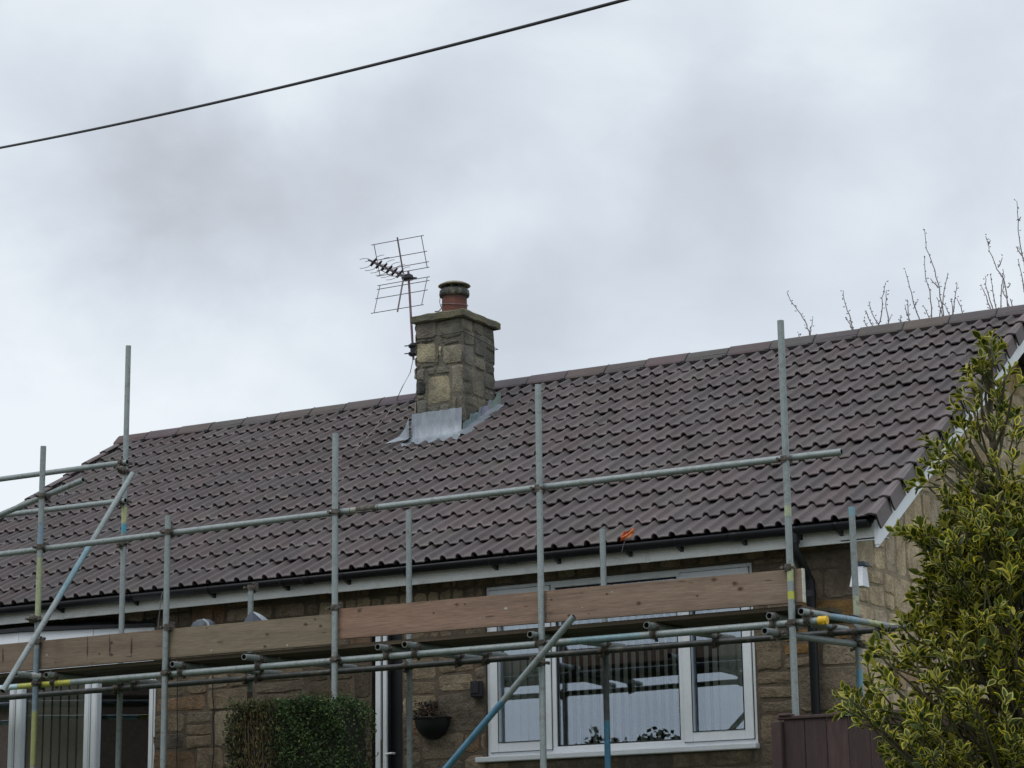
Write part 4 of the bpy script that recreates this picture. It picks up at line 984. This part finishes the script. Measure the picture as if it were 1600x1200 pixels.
def leaf4(mb, c, d, nrm, ln, w, col):
    s = d.cross(nrm).normalized()*w*.5; mb.add([c, c+d*ln*.45+s, c+d*ln, c+d*ln*.45-s], [(0, 1, 2, 3)], col)
def rv(r): 
    while True:
        v = Vector((r.uniform(-1, 1), r.uniform(-1, 1), r.uniform(-1, 1)))
        if .05 < v.length < 1: return v.normalized()
hx0, hx1, hy0, hy1, hzt = at(358, 1100, 12.6).x, at(540, 1100, 12.6).x, 12.55, 12.95, at(470, 1094, 12.6).z
hd = thing('clipped_hedge', 'square clipped evergreen shrub, brown twiggy on its left side, in front of the doorway', 'shrub', ((hx0+hx1)/2, 12.9, GZ))
mb = MB(); r = random.Random(99)
def lump(x, y, z): return .5*math.sin(x*9+1.3)*math.cos(z*8+y*5)+.5*math.sin(x*21+z*17+y*11)
for i in range(30000):
    f = r.random(); d_ = abs(r.gauss(0, .045))
    if f < .56: x, y, z = r.uniform(hx0, hx1), hy0+d_, r.uniform(2.0, hzt); y += .03*lump(x, 0, z)
    elif f < .78: x, y, z = r.uniform(hx0, hx1), r.uniform(hy0, hy1), hzt-d_; z += .030*lump(x, y, 0)-.0
    elif f < .90: x, y, z = hx1-d_, r.uniform(hy0, hy1), r.uniform(2.0, hzt); x += .03*lump(0, y, z)
    else: x, y, z = hx0+d_, r.uniform(hy0, hy1), r.uniform(2.0, hzt)
    u = (x-hx0)/(hx1-hx0); corner = min(x-hx0, hx1-x)
    if z > hzt-.07 and corner < .07 and r.random() < .75: continue
    if lump(x*1.3+4, y, z*1.2) > .62 and r.random() < .7: continue
    if r.random() < .06: z += r.uniform(0, .05)*(z > hzt-.1); x += r.uniform(-.03, .03)
    dead = max(0, .75-abs(u-.24)*3.0)*(1 if z < hzt-.10 else .35)
    if r.random() < dead: col = [(.13, .095, .04), (.09, .065, .03), (.20, .15, .06), (.07, .035, .02)][r.randrange(4)]; ln, w = .04, .007; d = (Vector((r.uniform(-.3, .3), -.2, r.choice((-1, 1))))).normalized()
    else:
        g_ = r.random(); col = (.042, .050, .020) if g_ < .35 else (.060, .070, .026) if g_ < .65 else (.018, .028, .010) if g_ < .82 else (.13, .135, .045)
        if u > .42: col = tuple(v*q_ for v, q_ in zip(col, (.8, 1.15, 1)))
        k_ = 1.0+.35*lump(x*1.6, y, z*1.6); col = tuple(v*max(.4, k_) for v in col)
        ln, w = r.uniform(.016, .034), r.uniform(.008, .015); d = rv(r)
        if r.random() < .5: d = (d+Vector((0, -.6, .7))).normalized()
    leaf4(mb, Vector((x, y, z)), d, rv(r), ln, w, col)
for i in range(70):
    p = Vector((r.uniform(hx0, hx1), r.uniform(hy0, hy1), hzt-.03)) if r.random() < .7 else Vector((r.choice((hx0, hx1)), r.uniform(hy0, hy1), r.uniform(2.3, hzt)))
    d = (Vector((r.uniform(-.5, .5), r.uniform(-.5, .2), 1)) if p.z > hzt-.04 else Vector((1 if p.x > (hx0+hx1)/2 else -1, -.2, .6))).normalized(); ln_ = r.uniform(.03, .09)
    mb.tube([p, p+d*ln_], .0022, 4, (.10, .08, .04))
    for q_ in range(5): leaf4(mb, p+d*ln_*(.3+.15*q_), (d+rv(r)*.9).normalized(), rv(r), .024, .011, (.075, .095, .03))
o = mb.build('foliage', M_hedge, hd)
mb = MB()
for i in range(140):
    x = r.uniform(hx0+.03, hx0+.5); y = r.uniform(hy0+.04, hy0+.2); mb.tube([(x, y, GZ), (x+r.uniform(-.04, .04), y-.02, 2.2), (x+r.uniform(-.08, .08), y+r.uniform(-.04, .02), hzt-r.uniform(.02, .3))], [.008, .005, .002], 5)
mb.box((hx0+.05, hy0+.06, GZ), (hx1-.04, hy1-.06, hzt-.06), (.10, .11, .06)); mb.build('stems_and_core', M_bark, hd)  # near-black solid core: shade inside the shrub put into its colour

# ------------------------------------------------------------------ variegated holly
HX, HY = -2.75, 8.5
hgz = ground_z(HX, HY)
holly = thing('variegated_holly', 'holly tree with dark green leaves edged in yellow, in front of the gable wall', 'tree', (HX, HY, hgz))
zpx = lambda y: at(1570, y, HY).z
env = [(518, .0), (540, .02), (575, .05), (620, .09), (655, .12), (672, .20), (700, .28), (745, .31), (775, .27), (800, .20), (818, .29), (850, .32), (880, .28), (925, .31), (960, .30), (990, .38), (1020, .46), (1055, .46), (1085, .58), (1110, .62), (1150, .58), (1200, .50), (1300, .45), (1420, .40)]
envz = [(zpx(y), r_) for y, r_ in env][::-1]
def renv(z):
    for (za, ra_), (zb_, rb_) in zip(envz, envz[1:]):
        if za <= z <= zb_: return ra_+(rb_-ra_)*(z-za)/(zb_-za)
    return .0
lf = MB(); tw = MB(); r = random.Random(17)
GREENS = [(.050, .080, .012), (.068, .10, .016), (.032, .052, .010), (.11, .135, .022)]
def holly_leaf(c, d, up, ln, w):
    s = d.cross(up).normalized(); u = s.cross(d).normalized()
    k = r.uniform(.8, 1.2); gcol = tuple(v*k for v in GREENS[r.randrange(4)])
    y_ = r.random(); ycol = (.58, .52, .06) if y_ < .6 else (.62, .56, .16) if y_ < .85 else (.76, .62, .03)
    if r.random() < .07: gcol = (.45, .42, .10)
    if r.random() < .08: ycol = (.16, .19, .05)
    fold = r.uniform(.10, .35); curl = r.uniform(-.25, .10); m = r.uniform(.55, .78)
    out = [(0, 0), (.18, .55), (.34, .80), (.5, 1.0), (.68, .82), (.84, .45), (1.0, 0), (.84, -.45), (.68, -.82), (.5, -1.0), (.34, -.80), (.18, -.55)]
    def P(t, v): return c+d*(t*ln)+s*(v*w*.5)+u*(abs(v)*w*.5*fold*2+curl*ln*t*t)
    rim = [P(t, v*(1.0 if i % 2 else .92)) for i, (t, v) in enumerate(out)]; inn = [P(.5+(t-.5)*(m+.1), v*m) for t, v in out]; mid = [P(.3, 0), P(.7, 0)]
    n = 12; fs = [(i, (i+1) % n, n+(i+1) % n, n+i) for i in range(n)]
    lf.add(rim+inn, fs, [ycol]*n+[tuple((a+b)/2 for a, b in zip(ycol, gcol))]*n)
    lf.add(inn, [(0, 1, 2, 3, 4, 5, 6), (0, 6, 7, 8, 9, 10, 11)], [gcol]*12)
def shoot(base, d, L_, nl, size):
    tip = base+d*L_
    tw.tube([base-d*.03, base+d*L_*.5+rv(r)*.006, tip], [.0042, .003, .0018], 5, (.75, .9, .5))
    a0 = r.uniform(0, 6.28)
    sd_ = d.cross(Vector((.3, .2, .9))).normalized(); s2 = d.cross(sd_)
    for i in range(nl):
        t = .25+.75*(i+.5)/nl; a = a0+i*2.4; rad = sd_*math.cos(a)+s2*math.sin(a)
        spread = 1.15-.55*t+r.uniform(-.2, .2); ld = (d*(1-.35*spread)+rad*spread).normalized(); ld.z += .12; ld.normalize()
        nu = (d*.9-rad*.4+Vector((0, 0, .3))+rv(r)*.25).normalized()
        sz = size*r.uniform(.55, 1.2)*(1-.25*(t > .8)); holly_leaf(base+d*L_*t+rad*.004, ld, nu, sz, sz*r.uniform(.44, .58))
zt_h = zpx(520)
trunk_top = at(1547, 545, HY)
tpts = [(HX, HY, hgz-.05), (HX+.01, HY, 1.8), (HX-.005, HY+.01, 2.5), (HX-.012, HY, 3.1), (HX-.03, HY, 3.4), tuple(trunk_top)]
def axis(z):
    for p, q_ in zip(tpts, tpts[1:]):
        if p[2] <= z <= q_[2]: return Vector(p).lerp(Vector(q_), (z-p[2])/(q_[2]-p[2]))
    return Vector(tpts[-1])
# shoots over the crown volume, thin in the open bands
cnt = 0
for i in range(3100):
    z = r.uniform(zpx(1420), zt_h); R_ = renv(z)
    top = z > zpx(800)
    a = r.uniform(0, 6.283); lobe = 1+.20*math.sin(a*3+z*9)+.12*math.sin(a*7-z*17)
    rad = R_*lobe*(r.random()**(.45 if not top else .7))
    ax_ = axis(z); pos = ax_+Vector((math.cos(a)*rad, math.sin(a)*rad, 0))
    keep = 1.0
    if top: keep = .085 if z > zpx(660) else .14
    if zpx(715) < z < zpx(658): keep = .05 if rad > .06 else .15
    if zpx(825) < z < zpx(770): keep = .34
    g2_ = math.sin(pos.x*11+1)*math.sin(pos.y*12+2)*math.sin(pos.z*9)
    if not top and g2_ > .55: keep = .25
    if r.random() > keep*(.95 if not top else .9)*min(1, .25+R_/.4): continue
    out = Vector((math.cos(a), math.sin(a), 0)); d = (out*r.uniform(.3, .9)*(rad/(R_+.01))+Vector((0, 0, r.uniform(.35, 1.0)))+rv(r)*.35).normalized()
    L_ = r.uniform(.045, .10); shoot(pos, d, L_, r.randrange(6, 11), r.uniform(.045, .064)); cnt += 1
    if r.random() < .15:
        q_ = axis(max(hgz, z-rad*.6-.1)); tw.tube([q_, q_.lerp(pos, .5)+Vector((0, 0, -.03)), pos], [.008, .006, .004], 5, (.9, .9, .7))
for (px, py, dx_, dz_) in [(1550, 535, -.1, 1), (1538, 548, -.4, .8), (1532, 575, -.5, .7), (1556, 560, .4, .8), (1545, 590, -.3, .7), (1578, 580, .5, .8), (1520, 598, -.6, .5), (1590, 600, .5, .7), (1560, 610, .0, 1), (1505, 618, -.7, .4), (1500, 640, -.9, .2),
                       (1452, 690, -.6, .6), (1465, 700, -.4, .8), (1480, 690, .1, 1), (1450, 725, -.7, .4), (1445, 750, -.8, .4), (1470, 740, -.3, .8), (1500, 730, .1, .9), (1435, 760, -.8, .1), (1425, 838, -.9, .2), (1440, 845, -.6, .6), (1432, 935, -.9, .3),
                       (1378, 1008, -.7, .6), (1372, 1025, -.9, .2), (1390, 1030, -.4, .8), (1325, 1085, -.7, .6), (1318, 1110, -.9, .1), (1345, 1095, -.4, .8), (1440, 930, -.7, .5), (1450, 985, -.6, .6)]:
    p = at(px, py, HY+r.uniform(-.15, .15)); d = Vector((dx_, r.uniform(-.3, .3), dz_)).normalized(); shoot(p-d*.05, d, .08, 8, .056)
    q_ = axis(max(hgz, p.z-.22)); tw.tube([q_, q_.lerp(p, .55)+Vector((0, 0, -.02)), p-d*.04], [.009, .006, .004], 5, (.9, .9, .7))
lf.build('crown', M_holly, holly); tw.build('twigs', M_bark, holly)
mb = MB(); mb.tube(tpts, [.045, .04, .03, .017, .011, .005], 9); mb.build('trunk', M_bark, holly)

# ------------------------------------------------------------------ bare trees behind the ridge
def bare(loc, label, twl, seed):
    t = thing('bare_tree', label, 'tree', loc, 'leafless trees behind the house'); r = random.Random(seed); mb = MB(); base = Vector(loc)
    fork = base+Vector((0, 0, 4.0)); forks = []
    for pl in twl:
        Yd = loc[1]+r.uniform(-.5, .5)
        pts = [at(1200+a/4, 300+b/4, Yd) for a, b in pl][::-1]
        main = len(pl) > 3
        e0 = pts[0]; dn = (pts[0]-pts[1]).normalized()
        if pl[-1][1] > 935-.147*pl[-1][0]-45:
            low = e0+dn*.35+Vector((0, 0, -.1)); pts = [low.lerp(e0, .0)]+pts
            if low.z < 9.0: fk = fork+Vector(((low.x-fork.x)*.35, r.uniform(-.2, .2), r.uniform(-.3, .8))); mb.tube([fork, fk, low], [.05, .03, .011], 6)
        n = len(pts); rr_ = [.010-.0062*i/(n-1) for i in range(n)]
        fine = []; 
        for i in range(n-1):
            for s in range(3): fine.append(pts[i].lerp(pts[i+1], s/3)+rv(r)*.008)
        fine.append(pts[-1]); m = len(fine); mb.tube(fine, [.0095-.0055*i/(m-1) for i in range(m)], 5)
        for q_ in fine[1:]:
            for _ in range(1):
                d = rv(r); d.z = abs(d.z)*.7+.2; q2 = q_+rv(r)*.02; mb.tube([q2, q2+d*r.uniform(.012, .03)], [.005, .006], 4)
    mb.build('branches', M_twig, t); mb = MB(); mb.tube([base+Vector((0, 0, -.3)), base+Vector((.05, 0, 1.5)), fork], [.14, .11, .06], 10); mb.build('trunk', M_bark, t)
bare((-10.2, 26.0, GZ), 'small leafless tree behind the ridge, its thin twigs left of the taller shoots', [[(118, 625), (150, 695), (205, 760), (240, 830), (262, 895)], [(280, 790), (268, 850), (262, 895)], [(190, 885), (196, 905)], [(470, 615), (480, 700), (505, 760), (528, 855)], [(485, 780), (505, 815), (522, 850)],
     [(737, 565), (715, 660), (710, 760), (690, 830)], [(630, 685), (650, 760), (690, 830)], [(740, 615), (735, 700), (755, 820)], [(612, 740), (630, 790), (650, 830)], [(770, 775), (755, 820)], [(605, 800), (615, 838)]], 1)
bare((-8.9, 25.6, GZ), 'leafless tree behind the ridge with a cluster of tall upright shoots', [[(857, 490), (885, 590), (910, 690), (945, 790)], [(870, 670), (872, 730), (880, 795)], [(855, 705), (882, 797)], [(935, 680), (915, 720)], [(825, 780), (828, 805)], [(978, 232), (990, 350), (1040, 490), (1070, 600), (1095, 765)],
     [(980, 400), (985, 540), (1010, 620), (1025, 775)], [(1125, 505), (1105, 610), (1080, 740)], [(1015, 540), (1065, 600)], [(970, 710), (1005, 778)], [(1055, 660), (1080, 740)], [(1182, 572), (1165, 670), (1155, 755)], [(1145, 665), (1155, 755)], [(1180, 665), (1215, 745)], [(1100, 700), (1130, 755)]], 2)
bare((-7.7, 26.4, GZ), 'tallest leafless tree behind the ridge, at the right edge', [[(1360, 275), (1385, 370), (1430, 480), (1480, 560), (1495, 700)], [(1390, 300), (1375, 330)], [(1465, 410), (1437, 475)], [(1470, 490), (1465, 540), (1455, 705)], [(1515, 570), (1495, 600)], [(1358, 525), (1365, 600), (1400, 715)], [(1392, 515), (1405, 620), (1425, 715)],
     [(1333, 590), (1360, 650), (1385, 715)], [(1480, 520), (1470, 620), (1500, 690)], [(1555, 55), (1560, 180), (1575, 340), (1600, 440), (1625, 620)], [(1580, 160), (1562, 180)], [(1550, 340), (1570, 370), (1590, 400)], [(1565, 430), (1590, 560), (1605, 640)], [(1520, 680), (1525, 700)], [(1640, 240), (1650, 420), (1640, 640)]], 3)

# ------------------------------------------------------------------ across the street, mirrored in the windows
ev_ = thing('evergreen_tree', 'broad dark evergreen across the street, seen only mirrored in the wide window', 'tree', (-21.5, -12, 0))
mb = MB(); r = random.Random(6)
for i in range(30000):
    d = rv(r); d.z = abs(d.z) if r.random() < .6 else d.z; R_ = 1.9*(1+.18*math.sin(d.x*7+d.z*5)+.1*math.sin(d.y*13)); c = Vector((-22.9, -12, 2.9))+Vector((d.x*R_*.85, d.y*R_, d.z*R_*1.15))*(r.random()**.25); leaf4(mb, c, rv(r), rv(r), r.uniform(.09, .18), .10, rgb(.035, .05, .018, .4, r))
mb.build('crown', M_hedge, ev_); mb = MB(); mb.tube([(-21.5, -12, 0), (-21.4, -12, 1.6), (-21.5, -12, 3.6)], [.2, .15, .06], 10); mb.build('trunk', M_bark, ev_)
nh = thing('brick_house', 'two storey brown brick house across the street, seen only mirrored in the bow window', 'house', (-14.0, -14, 0))
M_brick = mat('brown brick', (.13, .085, .06), .9, scale=9, amt=.3, fine=60, bump=.3, stretch=(1, 1, 3))
mb = MB(); mb.box((-20, -20, -.1), (-8, -12, 6.2)); mb.build('wall', M_brick, nh)
mb = MB(); mb.add([(-20.4, -20.4, 6.2), (-7.6, -20.4, 6.2), (-7.6, -11.6, 6.2), (-20.4, -11.6, 6.2), (-17, -16, 9.2), (-11, -16, 9.2)], [(0, 1, 5, 4), (1, 2, 5), (2, 3, 4, 5), (3, 0, 4), (3, 2, 1, 0)], (.12, .1, .1)); mb.build('roof', M_tile, nh)
for (x, z) in ((-18.3, .9), (-10.8, .9), (-10.8, 3.9), (-14.6, 3.9)):
    mb = MB(); frame_rect(mb, x, z, x+1.5, z+1.2, -12.03, -11.94, .08); mb.rbox((x+.72, -12.02, z+.08), (x+.78, -11.95, z+1.12), .004); f_ = mb.build('window', M_white, nh); f_.location
    mb = MB(); mb.box((x+.08, -12.0, z+.08), (x+1.42, -11.98, z+1.12)); mb.build('pane', M_glass, f_)
mb = MB(); mb.rbox((-14.4, -12.03, 0), (-13.5, -11.94, 2.1), .01); mb.build('door', M_door, nh)

n2h = nh.copy(); C.objects.link(n2h); n2h.location.x -= 23; n2h.scale.z = 1.35; n2h['label'] = 'second brown brick house across the street, mirrored only at the edge of the bow'
for ch in [c for c in bpy.data.objects if c.parent == nh]:
    c_ = ch.copy(); C.objects.link(c_); c_.parent = n2h
    for g_ in [c for c in bpy.data.objects if c.parent == ch]:
        h_ = g_.copy(); C.objects.link(h_); h_.parent = c_
scene.render.engine = 'CYCLES'
try: scene.cycles.max_bounces = 8; scene.cycles.transparent_max_bounces = 16
except Exception: pass
